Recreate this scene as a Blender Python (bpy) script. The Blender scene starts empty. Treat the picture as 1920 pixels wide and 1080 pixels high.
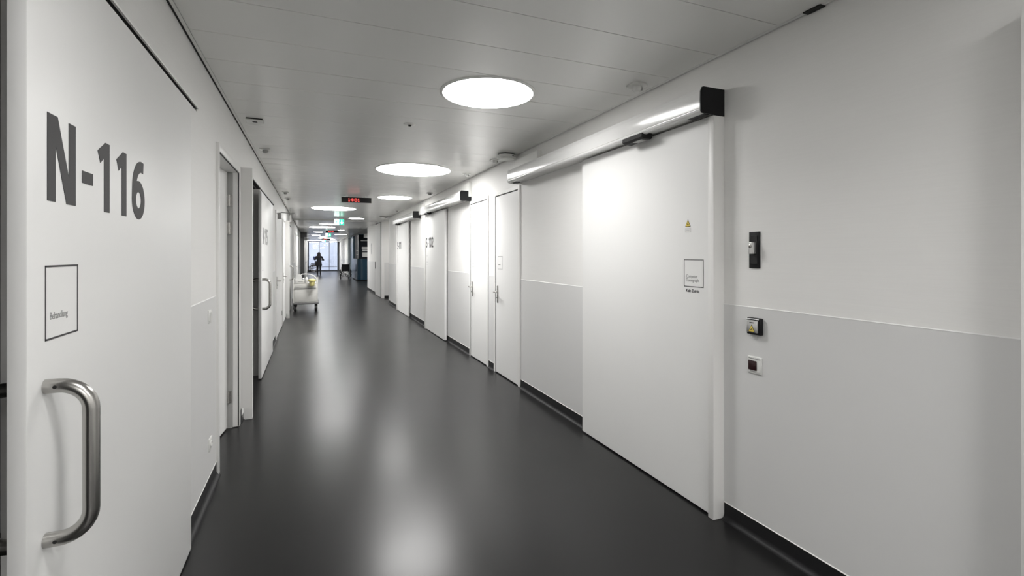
import bpy, bmesh, math, random
from mathutils import Vector, Matrix
random.seed(7)
PI = math.pi
scene = bpy.context.scene
COL = scene.collection

# ------------------------------------------------------------------ camera, world, exposure
YAW = 22.543
cam_d = bpy.data.cameras.new('camera')
cam_d.sensor_width = 36.0
cam_d.lens = 898.6 / 1920 * 36.0
cam_d.shift_y = -63.0 / 1920
cam_d.clip_start = 0.02
cam_d.clip_end = 200
cam = bpy.data.objects.new('camera', cam_d)
COL.objects.link(cam)
cam.location = (0, 0, 1.504)
cam.rotation_euler = (math.radians(90), 0, math.radians(-YAW))
scene.camera = cam

world = bpy.data.worlds.new('overcast_sky')
scene.world = world
world.use_nodes = True
bg = world.node_tree.nodes['Background']
bg.inputs[0].default_value = (0.85, 0.89, 1.0, 1)
bg.inputs[1].default_value = 2.3

scene.view_settings.view_transform = 'Standard'
scene.view_settings.look = 'None'
scene.view_settings.exposure = 0.0
scene.view_settings.gamma = 1.0
scene.view_settings.use_curve_mapping = False
LAMP = 19.5           # radiance of the round ceiling lamps' opal diffusers
BEAM = 15.0           # extra downward radiance from an area light added under each lamp
SPREAD = 144.0
scene.cycles.use_denoising = True
scene.cycles.max_bounces = 10
scene.cycles.diffuse_bounces = 6
scene.cycles.glossy_bounces = 4
scene.cycles.transmission_bounces = 6
scene.cycles.transparent_max_bounces = 8
scene.cycles.caustics_reflective = False
scene.cycles.caustics_refractive = False
scene.cycles.sample_clamp_indirect = 8

H = 2.643             # ceiling
XL, XR = -0.612, 2.17  # corridor wall faces
YB, YE = -8.0, 46.0    # back end, glass end

# ------------------------------------------------------------------ materials
MATS = {}
def mat(name, col, rough=0.5, metal=0.0, spec=0.5, emit=None, strength=1.0, coat=0.0, noise=None, bump=None, rvar=None, trans=0.0):
    """noise=(scale3, amount): tint variation; bump=(scale3, strength, distance); rvar=(scale3, amount)"""
    if name in MATS:
        return MATS[name]
    m = bpy.data.materials.new(name)
    m.use_nodes = True
    nt = m.node_tree
    b = nt.nodes['Principled BSDF']
    b.inputs['Base Color'].default_value = (*col, 1)
    b.inputs['Roughness'].default_value = rough
    b.inputs['Metallic'].default_value = metal
    b.inputs['Specular IOR Level'].default_value = spec
    b.inputs['Coat Weight'].default_value = coat
    if emit:
        b.inputs['Emission Color'].default_value = (*emit, 1)
        b.inputs['Emission Strength'].default_value = strength
    if trans:
        tr = nt.nodes.new('ShaderNodeBsdfTranslucent'); tr.inputs[0].default_value = (*col, 1)
        mx = nt.nodes.new('ShaderNodeMixShader'); mx.inputs[0].default_value = trans
        nt.links.new(b.outputs[0], mx.inputs[1]); nt.links.new(tr.outputs[0], mx.inputs[2])
        nt.links.new(mx.outputs[0], nt.nodes['Material Output'].inputs['Surface'])
    tc = None
    def noise_node(scale3, detail=4):
        nonlocal tc
        if tc is None:
            tc = nt.nodes.new('ShaderNodeTexCoord')
        mp = nt.nodes.new('ShaderNodeMapping')
        mp.inputs['Scale'].default_value = scale3
        nt.links.new(tc.outputs['Object'], mp.inputs['Vector'])
        n = nt.nodes.new('ShaderNodeTexNoise')
        n.inputs['Scale'].default_value = 1.0
        n.inputs['Detail'].default_value = detail
        nt.links.new(mp.outputs[0], n.inputs['Vector'])
        return n
    if noise:
        n = noise_node(noise[0])
        r = nt.nodes.new('ShaderNodeMapRange')
        r.inputs['From Min'].default_value = 0.25
        r.inputs['From Max'].default_value = 0.75
        r.inputs['To Min'].default_value = 1 - noise[1]
        r.inputs['To Max'].default_value = 1 + noise[1]
        nt.links.new(n.outputs['Fac'], r.inputs['Value'])
        v = nt.nodes.new('ShaderNodeVectorMath')
        v.operation = 'SCALE'
        v.inputs[0].default_value = col
        nt.links.new(r.outputs[0], v.inputs['Scale'])
        nt.links.new(v.outputs[0], b.inputs['Base Color'])
    if rvar:
        n = noise_node(rvar[0])
        r = nt.nodes.new('ShaderNodeMapRange')
        r.inputs['From Min'].default_value = 0.3
        r.inputs['From Max'].default_value = 0.7
        r.inputs['To Min'].default_value = rough - rvar[1]
        r.inputs['To Max'].default_value = rough + rvar[1]
        nt.links.new(n.outputs['Fac'], r.inputs['Value'])
        nt.links.new(r.outputs[0], b.inputs['Roughness'])
    if bump:
        n = noise_node(bump[0], 3)
        bp = nt.nodes.new('ShaderNodeBump')
        bp.inputs['Strength'].default_value = bump[1]
        bp.inputs['Distance'].default_value = bump[2]
        nt.links.new(n.outputs['Fac'], bp.inputs['Height'])
        nt.links.new(bp.outputs[0], b.inputs['Normal'])
    MATS[name] = m
    return m

M_WALL = mat('wallpaper_white', (0.80, 0.795, 0.78), 0.55, spec=0.4, bump=((3, 3, 260), 0.25, 0.0006), noise=((4, 4, 160), 0.012))
M_DADO = mat('dado_grey', (0.68, 0.68, 0.675), 0.42, bump=((3, 3, 200), 0.12, 0.0005))
M_DOOR = mat('door_white', (0.80, 0.80, 0.79), 0.42, noise=((0.8, 1.5, 1.2), 0.012), bump=((5, 5, 3), 0.05, 0.002))
M_FRAME = mat('frame_white', (0.80, 0.795, 0.78), 0.4)
M_SEAL = mat('sealant_white', (0.78, 0.78, 0.75), 0.5)
M_CEIL = mat('ceiling_metal', (0.80, 0.80, 0.78), 0.25, spec=0.6, bump=((0.8, 2, 1), 0.012, 0.004))
M_CTRIM = mat('ceiling_trim', (0.72, 0.72, 0.705), 0.45)
M_PLASTER = mat('plaster_white', (0.76, 0.76, 0.745), 0.6)
M_VOID = mat('void_dark', (0.03, 0.03, 0.03), 0.9)
M_BASE = mat('baseboard_black', (0.011, 0.011, 0.012), 0.55, spec=0.3)
M_STEEL = mat('brushed_steel', (0.46, 0.45, 0.43), 0.27, metal=1.0, bump=((30, 30, 4), 0.05, 0.001))
M_ALU = mat('satin_aluminium', (0.70, 0.70, 0.69), 0.3, metal=0.9)
M_COVER = mat('operator_cover', (0.78, 0.78, 0.77), 0.16, spec=0.6)
M_BLACK = mat('black_plastic', (0.007, 0.007, 0.008), 0.45, spec=0.25)
M_GASKET = mat('gasket_black', (0.008, 0.008, 0.008), 0.7)
M_WPLAST = mat('white_plastic', (0.74, 0.74, 0.72), 0.35)
M_GPLAST = mat('grey_plastic', (0.35, 0.35, 0.34), 0.4)
M_INK = mat('print_grey', (0.058, 0.056, 0.058), 0.6, spec=0.3)
M_INKL = mat('print_light_grey', (0.22, 0.22, 0.22), 0.45)
M_PALE = mat('print_pale', (0.50, 0.50, 0.52), 0.5)
M_LAMP = mat('lamp_diffuser', (0.9, 0.9, 0.9), 0.4, emit=(1.0, 0.988, 0.972), strength=LAMP)
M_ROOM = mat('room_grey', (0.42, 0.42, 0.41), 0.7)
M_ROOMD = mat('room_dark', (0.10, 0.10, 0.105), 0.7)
M_YEL = mat('warning_yellow', (0.75, 0.58, 0.10), 0.45)
M_YELB = mat('bin_yellow', (0.80, 0.72, 0.30), 0.4)
M_REDL = mat('indicator_red', (0.022, 0.004, 0.005), 0.3)
M_LED = mat('led_red', (0.3, 0.01, 0.01), 0.5, emit=(1.0, 0.09, 0.08), strength=2.6)
M_GREEN = mat('exit_green', (0.02, 0.35, 0.2), 0.4, emit=(0.03, 0.62, 0.36), strength=1.7)
M_XWHITE = mat('exit_white', (0.9, 0.95, 0.92), 0.4, emit=(0.78, 1.0, 0.95), strength=5.0)
M_NAVY = mat('reception_blue', (0.012, 0.045, 0.075), 0.22, spec=0.6)
M_NAVYD = mat('reception_dark', (0.006, 0.010, 0.016), 0.55, spec=0.25)
M_NAVYSHEEN = mat('reception_side_sheen_blue', (0.10, 0.18, 0.24), 0.22, spec=0.6)  # reflected brightness put into a lighter blue for the booth's side
M_DGREY = mat('portal_grey', (0.10, 0.10, 0.10), 0.45)
M_DFRAME = mat('frame_dark', (0.07, 0.075, 0.09), 0.4)
M_BAND = mat('glass_band', (0.85, 0.87, 0.92), 0.6, trans=0.9)
M_FACADE = mat('pale_facade', (0.78, 0.80, 0.84), 0.7, noise=((3, 1, 0.2), 0.06))
M_PAVE = mat('outside_paving', (0.55, 0.57, 0.62), 0.8)
M_COAT = mat('coat_dark', (0.006, 0.006, 0.009), 0.8, noise=((30, 30, 30), 0.3))
M_TROUS = mat('trousers_black', (0.008, 0.008, 0.01), 0.8)
M_HAIR = mat('hair_dark', (0.016, 0.013, 0.011), 0.6, bump=((120, 120, 4), 0.6, 0.004))
M_SKIN = mat('skin', (0.55, 0.36, 0.28), 0.55)
M_BLUEF = mat('folder_blue', (0.05, 0.08, 0.22), 0.5)
M_FABRIC = mat('chair_black', (0.008, 0.008, 0.009), 0.75)
M_CHROME = mat('chair_chrome', (0.55, 0.55, 0.56), 0.2, metal=1.0)
M_RUBBER = mat('rubber_dark', (0.012, 0.012, 0.012), 0.7)
M_CART = mat('cart_white', (0.58, 0.575, 0.55), 0.4)
M_BUMP = mat('bumper_grey', (0.12, 0.12, 0.12), 0.5)
M_DEV = mat('device_white', (0.55, 0.55, 0.54), 0.4)
M_REFL = mat('reflector', (0.9, 0.9, 0.9), 0.2)

def floor_mat():
    m = bpy.data.materials.new('floor_vinyl')
    m.use_nodes = True
    nt = m.node_tree
    b = nt.nodes['Principled BSDF']
    tc = nt.nodes.new('ShaderNodeTexCoord')
    def noise(scale3, detail, s=1.0):
        mp = nt.nodes.new('ShaderNodeMapping')
        mp.inputs['Scale'].default_value = scale3
        nt.links.new(tc.outputs['Object'], mp.inputs['Vector'])
        n = nt.nodes.new('ShaderNodeTexNoise')
        n.inputs['Scale'].default_value = s
        n.inputs['Detail'].default_value = detail
        nt.links.new(mp.outputs[0], n.inputs['Vector'])
        return n
    n1 = noise((1.1, 0.6, 1), 3)
    cr = nt.nodes.new('ShaderNodeMapRange')
    cr.inputs['From Min'].default_value = 0.0; cr.inputs['From Max'].default_value = 1.0
    cr.inputs['To Min'].default_value = 0.008; cr.inputs['To Max'].default_value = 0.012
    nt.links.new(n1.outputs['Fac'], cr.inputs['Value'])
    cc = nt.nodes.new('ShaderNodeCombineColor')
    for k, f in enumerate((1.0, 1.0, 1.02)):
        mu = nt.nodes.new('ShaderNodeMath'); mu.operation = 'MULTIPLY'; mu.inputs[1].default_value = f
        nt.links.new(cr.outputs[0], mu.inputs[0])
        nt.links.new(mu.outputs[0], cc.inputs[k])
    nt.links.new(cc.outputs[0], b.inputs['Base Color'])
    n2 = noise((2.5, 1.5, 1), 5)
    rr = nt.nodes.new('ShaderNodeMapRange')
    rr.inputs['From Min'].default_value = 0.0; rr.inputs['From Max'].default_value = 1.0
    rr.inputs['To Min'].default_value = 0.27; rr.inputs['To Max'].default_value = 0.30
    nt.links.new(n2.outputs['Fac'], rr.inputs['Value'])
    nt.links.new(rr.outputs[0], b.inputs['Roughness'])
    b.inputs['Specular IOR Level'].default_value = 0.26
    b.inputs['Coat Weight'].default_value = 0.04
    b.inputs['Coat Roughness'].default_value = 0.16
    # gentle unevenness
    n3 = noise((1.6, 3.2, 1), 2)
    bp = nt.nodes.new('ShaderNodeBump')
    bp.inputs['Strength'].default_value = 0.05; bp.inputs['Distance'].default_value = 0.006
    nt.links.new(n3.outputs['Fac'], bp.inputs['Height'])
    nt.links.new(bp.outputs[0], b.inputs['Normal'])
    return m
M_FLOOR = floor_mat()

def glass_mat():
    m = bpy.data.materials.new('clear_glass')
    m.use_nodes = True
    nt = m.node_tree
    nt.nodes.remove(nt.nodes['Principled BSDF'])
    out = nt.nodes['Material Output']
    t = nt.nodes.new('ShaderNodeBsdfTransparent'); t.inputs[0].default_value = (0.93, 0.95, 0.98, 1)
    g = nt.nodes.new('ShaderNodeBsdfGlossy'); g.inputs['Roughness'].default_value = 0.02
    fr = nt.nodes.new('ShaderNodeFresnel'); fr.inputs['IOR'].default_value = 1.5
    mul = nt.nodes.new('ShaderNodeMath'); mul.operation = 'MULTIPLY_ADD'; mul.inputs[1].default_value = 1.0; mul.inputs[2].default_value = 0.06
    nt.links.new(fr.outputs[0], mul.inputs[0])
    mx = nt.nodes.new('ShaderNodeMixShader')
    nt.links.new(mul.outputs[0], mx.inputs[0]); nt.links.new(t.outputs[0], mx.inputs[1]); nt.links.new(g.outputs[0], mx.inputs[2])
    nt.links.new(mx.outputs[0], out.inputs['Surface'])
    return m
M_GLASS = glass_mat()

# ------------------------------------------------------------------ mesh helpers
class G:
    """collects shapes into one bmesh"""
    def __init__(self):
        self.bm = bmesh.new()
    def box(self, x0, x1, y0, y1, z0, z1, bev=0.0, seg=1, rot=None, at=None):
        if x1 < x0: x0, x1 = x1, x0
        if y1 < y0: y0, y1 = y1, y0
        if z1 < z0: z0, z1 = z1, z0
        v = [self.bm.verts.new(p) for p in ((x0, y0, z0), (x1, y0, z0), (x1, y1, z0), (x0, y1, z0), (x0, y0, z1), (x1, y0, z1), (x1, y1, z1), (x0, y1, z1))]
        fs = [self.bm.faces.new([v[i] for i in q]) for q in ((3, 2, 1, 0), (4, 5, 6, 7), (0, 1, 5, 4), (1, 2, 6, 5), (2, 3, 7, 6), (3, 0, 4, 7))]
        if bev > 0:
            es = list({e for f in fs for e in f.edges})
            r = bmesh.ops.bevel(self.bm, geom=es, offset=bev, segments=seg, affect='EDGES', profile=0.5)
            v = list({q for f in r['faces'] for q in f.verts} | {q for q in v if q.is_valid})
        if rot is not None:
            c = Vector(at)
            for q in v:
                q.co = rot @ (q.co - c) + c
        return self
    def prism(self, poly, axis, a, b):
        """poly: 2D outline; axis 'x','y','z': extruded along it from a to b"""
        def P(p, t):
            return {'x': (t, p[0], p[1]), 'y': (p[0], t, p[1]), 'z': (p[0], p[1], t)}[axis]
        A = [self.bm.verts.new(P(p, a)) for p in poly]
        B = [self.bm.verts.new(P(p, b)) for p in poly]
        n = len(poly)
        self.bm.faces.new(A); self.bm.faces.new(B[::-1])
        for i in range(n):
            j = (i + 1) % n
            self.bm.faces.new((A[j], A[i], B[i], B[j]))
        return self
    def tube(self, pts, r, seg=10, closed=False, caps=True):
        pts = [Vector(p) for p in pts]
        n = len(pts)
        rs = r if isinstance(r, (list, tuple)) else [r] * n
        rings = []
        up = None
        for i, p in enumerate(pts):
            if closed:
                t = (pts[(i + 1) % n] - pts[i - 1]).normalized()
            else:
                t = (pts[min(i + 1, n - 1)] - pts[max(i - 1, 0)]).normalized()
            if up is None:
                up = t.orthogonal().normalized()
            up = (up - t * up.dot(t)).normalized()
            w = t.cross(up)
            rings.append([self.bm.verts.new(p + (up * math.cos(2 * PI * k / seg) + w * math.sin(2 * PI * k / seg)) * rs[i]) for k in range(seg)])
        m = n if closed else n - 1
        for i in range(m):
            a, b = rings[i], rings[(i + 1) % n]
            off = 0
            if closed and i == n - 1:
                off = min(range(seg), key=lambda o: (a[0].co - b[o].co).length)
            for k in range(seg):
                self.bm.faces.new((a[k], a[(k + 1) % seg], b[(k + 1 + off) % seg], b[(k + off) % seg]))
        if caps and not closed:
            self.bm.faces.new(rings[0][::-1]); self.bm.faces.new(rings[-1])
        return self
    def lathe(self, prof, seg=32, c=(0, 0, 0), axis='z', caps=True):
        """prof: (radius, height) list"""
        rings = []
        for r, h in prof:
            ring = []
            for k in range(seg):
                a = 2 * PI * k / seg
                x, y = r * math.cos(a), r * math.sin(a)
                p = {'z': (x, y, h), 'x': (h, x, y), 'y': (y, h, x)}[axis]
                ring.append(self.bm.verts.new((p[0] + c[0], p[1] + c[1], p[2] + c[2])))
            rings.append(ring)
        for a, b in zip(rings, rings[1:]):
            for k in range(seg):
                self.bm.faces.new((a[k], a[(k + 1) % seg], b[(k + 1) % seg], b[k]))
        if caps:
            if prof[0][0] > 1e-6: self.bm.faces.new(rings[0][::-1])
            if prof[-1][0] > 1e-6: self.bm.faces.new(rings[-1])
        return self
    def ball(self, c, r, u=12, v=8, sx=1, sy=1, sz=1):
        mtx = Matrix.Translation(c) @ Matrix.Diagonal((r * sx, r * sy, r * sz, 1))
        bmesh.ops.create_uvsphere(self.bm, u_segments=u, v_segments=v, radius=1.0, matrix=mtx)
        return self
    def poly(self, pts):
        self.bm.faces.new([self.bm.verts.new(p) for p in pts])
        return self
    def add_mesh(self, me, mtx=None):
        t = bmesh.new(); t.from_mesh(me)
        if mtx is not None: t.transform(mtx)
        me2 = bpy.data.meshes.new('tmp'); t.to_mesh(me2); t.free()
        self.bm.from_mesh(me2); bpy.data.meshes.remove(me2)
        return self
    def xf(self, mtx):
        self.bm.transform(mtx); return self
    def mesh(self, name, m, smooth=35):
        bmesh.ops.remove_doubles(self.bm, verts=self.bm.verts, dist=1e-6)
        bmesh.ops.recalc_face_normals(self.bm, faces=self.bm.faces)
        me = bpy.data.meshes.new(name)
        self.bm.to_mesh(me); self.bm.free()
        me.materials.append(m)
        if smooth:
            me.shade_smooth()
            me.set_sharp_from_angle(angle=math.radians(smooth))
        return me

def put(name, me, parent=None):
    o = bpy.data.objects.new(name, me)
    COL.objects.link(o)
    if parent is not None:
        o.parent = parent
        o.matrix_parent_inverse = Matrix.Identity(4)
    return o

def obj(name, g, m, parent=None, smooth=35, world_pos=True):
    """g in world coordinates; parented without moving"""
    if parent is not None and world_pos:
        w = world_of(parent)
        g.xf(w.inverted())
    return put(name, g.mesh(name, m, smooth), parent)

def world_of(o):
    mtx = Matrix.LocRotScale(o.location, o.rotation_euler, o.scale)
    if o.parent is not None:
        return world_of(o.parent) @ mtx
    return mtx

def tag(o, label=None, cat=None, group=None, kind=None):
    if label: o['label'] = label
    if cat: o['category'] = cat
    if group: o['group'] = group
    if kind: o['kind'] = kind
    return o

def thing(name, label, cat, loc=(0, 0, 0), group=None, kind=None, rz=0):
    o = put(name, None)
    o.location = loc
    o.rotation_euler = (0, 0, rz)
    return tag(o, label, cat, group, kind)

def struct(name, g, m, parent=None, smooth=35):
    o = obj(name, g, m, parent, smooth)
    if parent is None: o['kind'] = 'structure'
    return o

# frames for things drawn on a wall: local x = reading direction, y = up, z = out of the wall
def on_right(x, y, z):
    return Matrix(((0, 0, -1, x), (-1, 0, 0, y), (0, 1, 0, z), (0, 0, 0, 1)))
def on_left(x, y, z):
    return Matrix(((0, 0, 1, x), (1, 0, 0, y), (0, 1, 0, z), (0, 0, 0, 1)))
def on_front(x, y, z):     # faces -Y
    return Matrix(((1, 0, 0, x), (0, 0, -1, y), (0, 1, 0, z), (0, 0, 0, 1)))

# ------------------------------------------------------------------ lettering (own shapes, height 1)
def arc(cx, cy, rx, ry, a0, a1, n=14):
    return [(cx + rx * math.cos(math.radians(a0 + (a1 - a0) * i / n)), cy + ry * math.sin(math.radians(a0 + (a1 - a0) * i / n))) for i in range(n + 1)]

def ribbon(g, pts, w, closed=False, th=0.004):
    """flat stroke of width w along 2D centre line, thickness th in +z"""
    n = len(pts)
    L, R = [], []
    for i in range(n):
        if closed:
            a, b = Vector(pts[i - 1]), Vector(pts[(i + 1) % n])
        else:
            a, b = Vector(pts[max(i - 1, 0)]), Vector(pts[min(i + 1, n - 1)])
        t = (b - a).normalized()
        nn = Vector((-t.y, t.x))
        k = 1.0
        if 0 < i < n - 1 or closed:
            t1 = (Vector(pts[i]) - Vector(pts[i - 1])).normalized()
            k = 1 / max(0.5, abs(t1.dot(t)))
        L.append(Vector(pts[i]) + nn * w / 2 * k); R.append(Vector(pts[i]) - nn * w / 2 * k)
    V = [[g.bm.verts.new((p.x, p.y, z)) for p in side] for side in (L, R) for z in (0, th)]
    l0, l1, r0, r1 = V
    for i in range(n if closed else n - 1):
        j = (i + 1) % n
        g.bm.faces.new((l1[i], l1[j], r1[j], r1[i]))
        g.bm.faces.new((l0[j], l0[i], r0[i], r0[j]))
        g.bm.faces.new((l0[i], l0[j], l1[j], l1[i]))
        g.bm.faces.new((r0[j], r0[i], r1[i], r1[j]))
    if not closed:
        g.bm.faces.new((l0[0], l1[0], r1[0], r0[0]))
        g.bm.faces.new((l0[-1], r0[-1], r1[-1], l1[-1]))

def flat(g, pts, th=0.004):
    g.prism(pts, 'z', 0, th)

def glyph(g, ch, x, th):
    """draws ch with its left edge at x, cap height 1; returns its width"""
    W = 0.19
    if ch == 'N':
        s = 0.20
        flat(g, [(x, 0), (x + s * .95, 0), (x + s * .95, 0.66), (x + 0.46, 0), (x + 0.70, 0), (x + 0.70, 1), (x + 0.70 - s * .9, 1), (x + 0.70 - s * .9, 0.33), (x + 0.24, 1), (x, 1)], th)
        return 0.70
    if ch == '-':
        flat(g, [(x, 0.32), (x + 0.34, 0.32), (x + 0.34, 0.48), (x, 0.48)], th)
        return 0.34
    if ch == '1':
        flat(g, [(x + 0.22, 0), (x + 0.42, 0), (x + 0.42, 1), (x + 0.27, 1), (x, 0.84), (x + 0.09, 0.68), (x + 0.22, 0.77)], th)
        return 0.42
    if ch == '0':
        ribbon(g, arc(x + 0.31, 0.5, 0.31 - W / 2, 0.5 - W / 2 + 0.01, 0, 360, 36)[:-1], W, True, th)
        return 0.62
    if ch == '6':
        ribbon(g, arc(x + 0.32, 0.32, 0.32 - W / 2, 0.33 - W / 2, 0, 360, 32)[:-1], W, True, th)
        up = [(x + 0.57, 0.895)] + arc(x + 0.47, 0.50, 0.365, 0.405, 88, 180, 12) + [(x + 0.098, 0.36)]
        ribbon(g, up, W, False, th * 0.9)
        return 0.64
    if ch == '2':
        p = arc(x + 0.27, 0.70, 0.21, 0.205, 160, -25, 16) + [(x + 0.12, 0.13)]
        ribbon(g, p, W, False, th)
        flat(g, [(x + 0.02, 0), (x + 0.58, 0), (x + 0.58, 0.17), (x + 0.02, 0.17)], th)
        return 0.58
    if ch == 'S':
        p = [(x + 0.49, 0.87)] + arc(x + 0.29, 0.715, 0.195, 0.19, 70, 235, 12) + arc(x + 0.27, 0.285, 0.21, 0.195, 50, -110, 12) + [(x + 0.05, 0.13)]
        ribbon(g, p, W * 0.95, False, th)
        return 0.56
    if ch == '5':
        flat(g, [(x + 0.06, 0.83), (x + 0.54, 0.83), (x + 0.54, 1), (x + 0.06, 1)], th)
        flat(g, [(x + 0.06, 0.45), (x + 0.24, 0.50), (x + 0.24, 0.90), (x + 0.06, 0.90)], th)
        p = [(x + 0.10, 0.53)] + arc(x + 0.24, 0.32, 0.24, 0.235, 80, -100, 14) + [(x + 0.03, 0.13)]
        ribbon(g, p, W * 0.95, False, th)
        return 0.57
    return 0.3

def number(name, s, mtx, height, m, parent, gaps, th=0.003):
    g = G(); x = 0
    for ch, gap in zip(s, gaps):
        x += glyph(g, ch, x, th / height) + gap
    g.xf(mtx @ Matrix.Scale(height, 4))
    return obj(name, g, m, parent, smooth=0)

def words(name, s, mtx, size, m, parent, squeeze=0.8, bold=0.0, align='LEFT', line=1.0):
    c = bpy.data.curves.new(name, 'FONT')
    c.body = s; c.size = size; c.offset = bold; c.extrude = 0.0003; c.align_x = align; c.space_line = line
    c.resolution_u = 3
    t = bpy.data.objects.new(name, c); COL.objects.link(t)
    dg = bpy.context.evaluated_depsgraph_get()
    me = bpy.data.meshes.new_from_object(t.evaluated_get(dg))
    bpy.data.objects.remove(t)
    g = G(); g.add_mesh(me, mtx @ Matrix.Diagonal((squeeze, 1, 1, 1)))
    return obj(name, g, m, parent, smooth=0)

def frame_lines(g, mtx, x0, x1, y0, y1, w, th=0.0008):
    t = G()
    t.box(x0, x1, y0, y0 + w, 0, th); t.box(x0, x1, y1 - w, y1, 0, th)
    t.box(x0, x0 + w, y0, y1, 0, th); t.box(x1 - w, x1, y0, y1, 0, th)
    me = t.mesh('t', M_INK, 0); g.add_mesh(me, mtx)

# ================================================================== SHELL
# floor
g = G(); g.box(-3.4, 6.4, YB - 0.3, YE + 0.06, -0.2, 0.0)
struct('floor', g, M_FLOOR)

# left wall with its door openings (y0, y1, top)
def wall_x(g, x0, x1, ya, yb, openings, ztop=2.74):
    y = ya
    for (a, b, t) in sorted(openings):
        if a > y: g.box(x0, x1, y, a, 0, ztop)
        g.box(x0, x1, a, b, t, ztop)
        y = b
    if y < yb: g.box(x0, x1, y, yb, 0, ztop)

LOPEN = [(-0.05, 1.62, 2.335), (3.83, 4.79, 2.235), (5.5, 6.72, 2.335), (9.42, 11.10, 2.25), (11.42, 12.20, 2.25), (12.9, 14.0, 2.335),
         (19.75, 21.15, 2.25), (22.3, 24.3, 2.25)]
g = G(); wall_x(g, XL - 0.12, XL, YB, 27.3, LOPEN + [(1.62, 3.21, 2.335), (6.72, 9.0, 2.335), (14.0, 16.0, 2.335)])
for a, b in ((1.62, 3.21), (6.72, 9.0), (14.0, 16.0)):     # shallow slot for the track, wall goes on below it
    g.box(XL - 0.12, XL, a, b, 0, 2.316); g.box(XL - 0.12, XL - 0.075, a, b, 2.316, 2.335)
WL = struct('wall_left', g, M_WALL, smooth=0)
ROPEN = [(5.02, 5.75, 2.245), (6.085, 6.80, 2.245), (17.10, 18.64, 2.63), (37.0, 38.0, 2.25), (40.2, 41.6, 2.25)]
g = G()
wall_x(g, XR, XR + 0.12, YB, 15.2, ROPEN[:2])
wall_x(g, XR, XR + 0.12, 16.88, 21.5, ROPEN[2:3])
g.box(XR + 0.12, 4.0, 16.88, 17.0, 0, 2.74)     # face beyond the side passage
g.box(XR + 0.12, 4.0, 15.08, 15.2, 0, 2.74)
g.box(XR + 0.12, 6.2, 21.38, 21.5, 0, 2.74)
g.box(4.0, 4.12, 15.0, 17.1, 0, 2.74)
wall_x(g, XR, XR + 0.12, 34.0, YE, ROPEN[3:])
WR = struct('wall_right', g, M_WALL, smooth=0)
g = G(); g.box(-3.4, 6.4, YB - 0.2, YB, 0, 2.8); struct('wall_back', g, M_WALL, smooth=0)
g = G(); wall_x(g, -0.56, -0.44, 27.7, YE, [(30.5, 31.6, 2.25), (38.2, 39.6, 2.25)]); WLF = struct('wall_left_far', g, M_WALL, smooth=0)

# outer shells of the rooms behind the walls
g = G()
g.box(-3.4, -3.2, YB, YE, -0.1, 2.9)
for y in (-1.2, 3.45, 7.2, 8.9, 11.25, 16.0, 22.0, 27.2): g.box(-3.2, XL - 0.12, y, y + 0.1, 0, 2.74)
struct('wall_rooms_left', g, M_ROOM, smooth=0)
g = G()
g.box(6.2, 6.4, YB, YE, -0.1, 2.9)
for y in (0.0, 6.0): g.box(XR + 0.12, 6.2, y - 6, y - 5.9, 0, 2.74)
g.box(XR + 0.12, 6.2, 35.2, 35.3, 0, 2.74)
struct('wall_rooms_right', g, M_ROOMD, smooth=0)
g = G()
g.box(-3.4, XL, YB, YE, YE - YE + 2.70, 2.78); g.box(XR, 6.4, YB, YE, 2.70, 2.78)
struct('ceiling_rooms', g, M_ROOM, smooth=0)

# dado panels (3 mm proud, their top edge catches the light)
def dado(parent, segs, x, sgn):
    for a, b in segs:
        g = G()
        g.box(x, x - sgn * 0.003, a, b, 0.09, 1.219)
        g.prism([(x, 1.219), (x - sgn * 0.0038, 1.219), (x - sgn * 0.0038, 1.2205), (x, 1.2245)], 'y', a, b)
        obj('dado_panel', g, M_DADO, parent, smooth=0)
RSEG = [(YB, -1.0), (0.80, 4.965), (5.805, 6.03), (6.855, 9.75), (9.78, 15.2), (18.72, 21.5), (34.0, 36.93), (38.07, 40.13), (41.67, 45.9)]
LSEG = [(YB, -0.15), (1.62, 3.79), (4.85, 4.955), (6.72, 9.35), (11.17, 11.35), (12.27, 12.45), (14.0, 19.68), (21.22, 22.23), (24.37, 27.2)]
dado(WR, RSEG, XR, 1)
dado(WL, LSEG, XL, -1)
g = G(); g.box(2.26, 4.0, 16.877, 16.88, 0.09, 1.222); obj('dado_panel', g, M_DADO, WR, smooth=0)
g = G(); g.box(-0.44, -0.437, 27.7, 30.4, 0.09, 1.222); obj('dado_panel', g, M_DADO, WLF, smooth=0)

# baseboards: vinyl turned up the wall, coved, with a pale bead of sealant on top
def cove_profile(x, sgn, h=0.092, t=0.004, r=0.028):
    # outline in (x, z), sgn = +1 for the right wall (board lies at smaller x)
    p = [(x, 0.0), (x, h), (x - sgn * t, h), (x - sgn * t, r)]
    for i in range(1, 6):
        a = PI / 2 * i / 6
        p.append((x - sgn * (t + r * (1 - math.cos(a))), r - r * math.sin(a)))
    p.append((x - sgn * (t + r), 0.0008)); p.append((x - sgn * (t + r), 0.0))
    return p
def baseboards(name, segs, x, sgn):
    g = G(); s = G()
    for a, b in segs:
        g.prism(cove_profile(x, sgn), 'y', a, b)
        s.prism([(x, 0.092), (x, 0.101), (x - sgn * 0.0055, 0.0935), (x - sgn * 0.0055, 0.092)], 'y', a, b)
    o = struct(name, g, M_BASE)
    obj('sealant_bead', s, M_SEAL, o, smooth=0)
    return o
RBS = [(YB, -1.0), (0.80, 2.06), (3.40, 4.965), (5.805, 6.03), (6.855, 8.3), (9.78, 11.9), (13.36, 15.2), (18.72, 21.5), (34.0, 36.93), (38.07, 40.13), (41.67, 45.9)]
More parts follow.
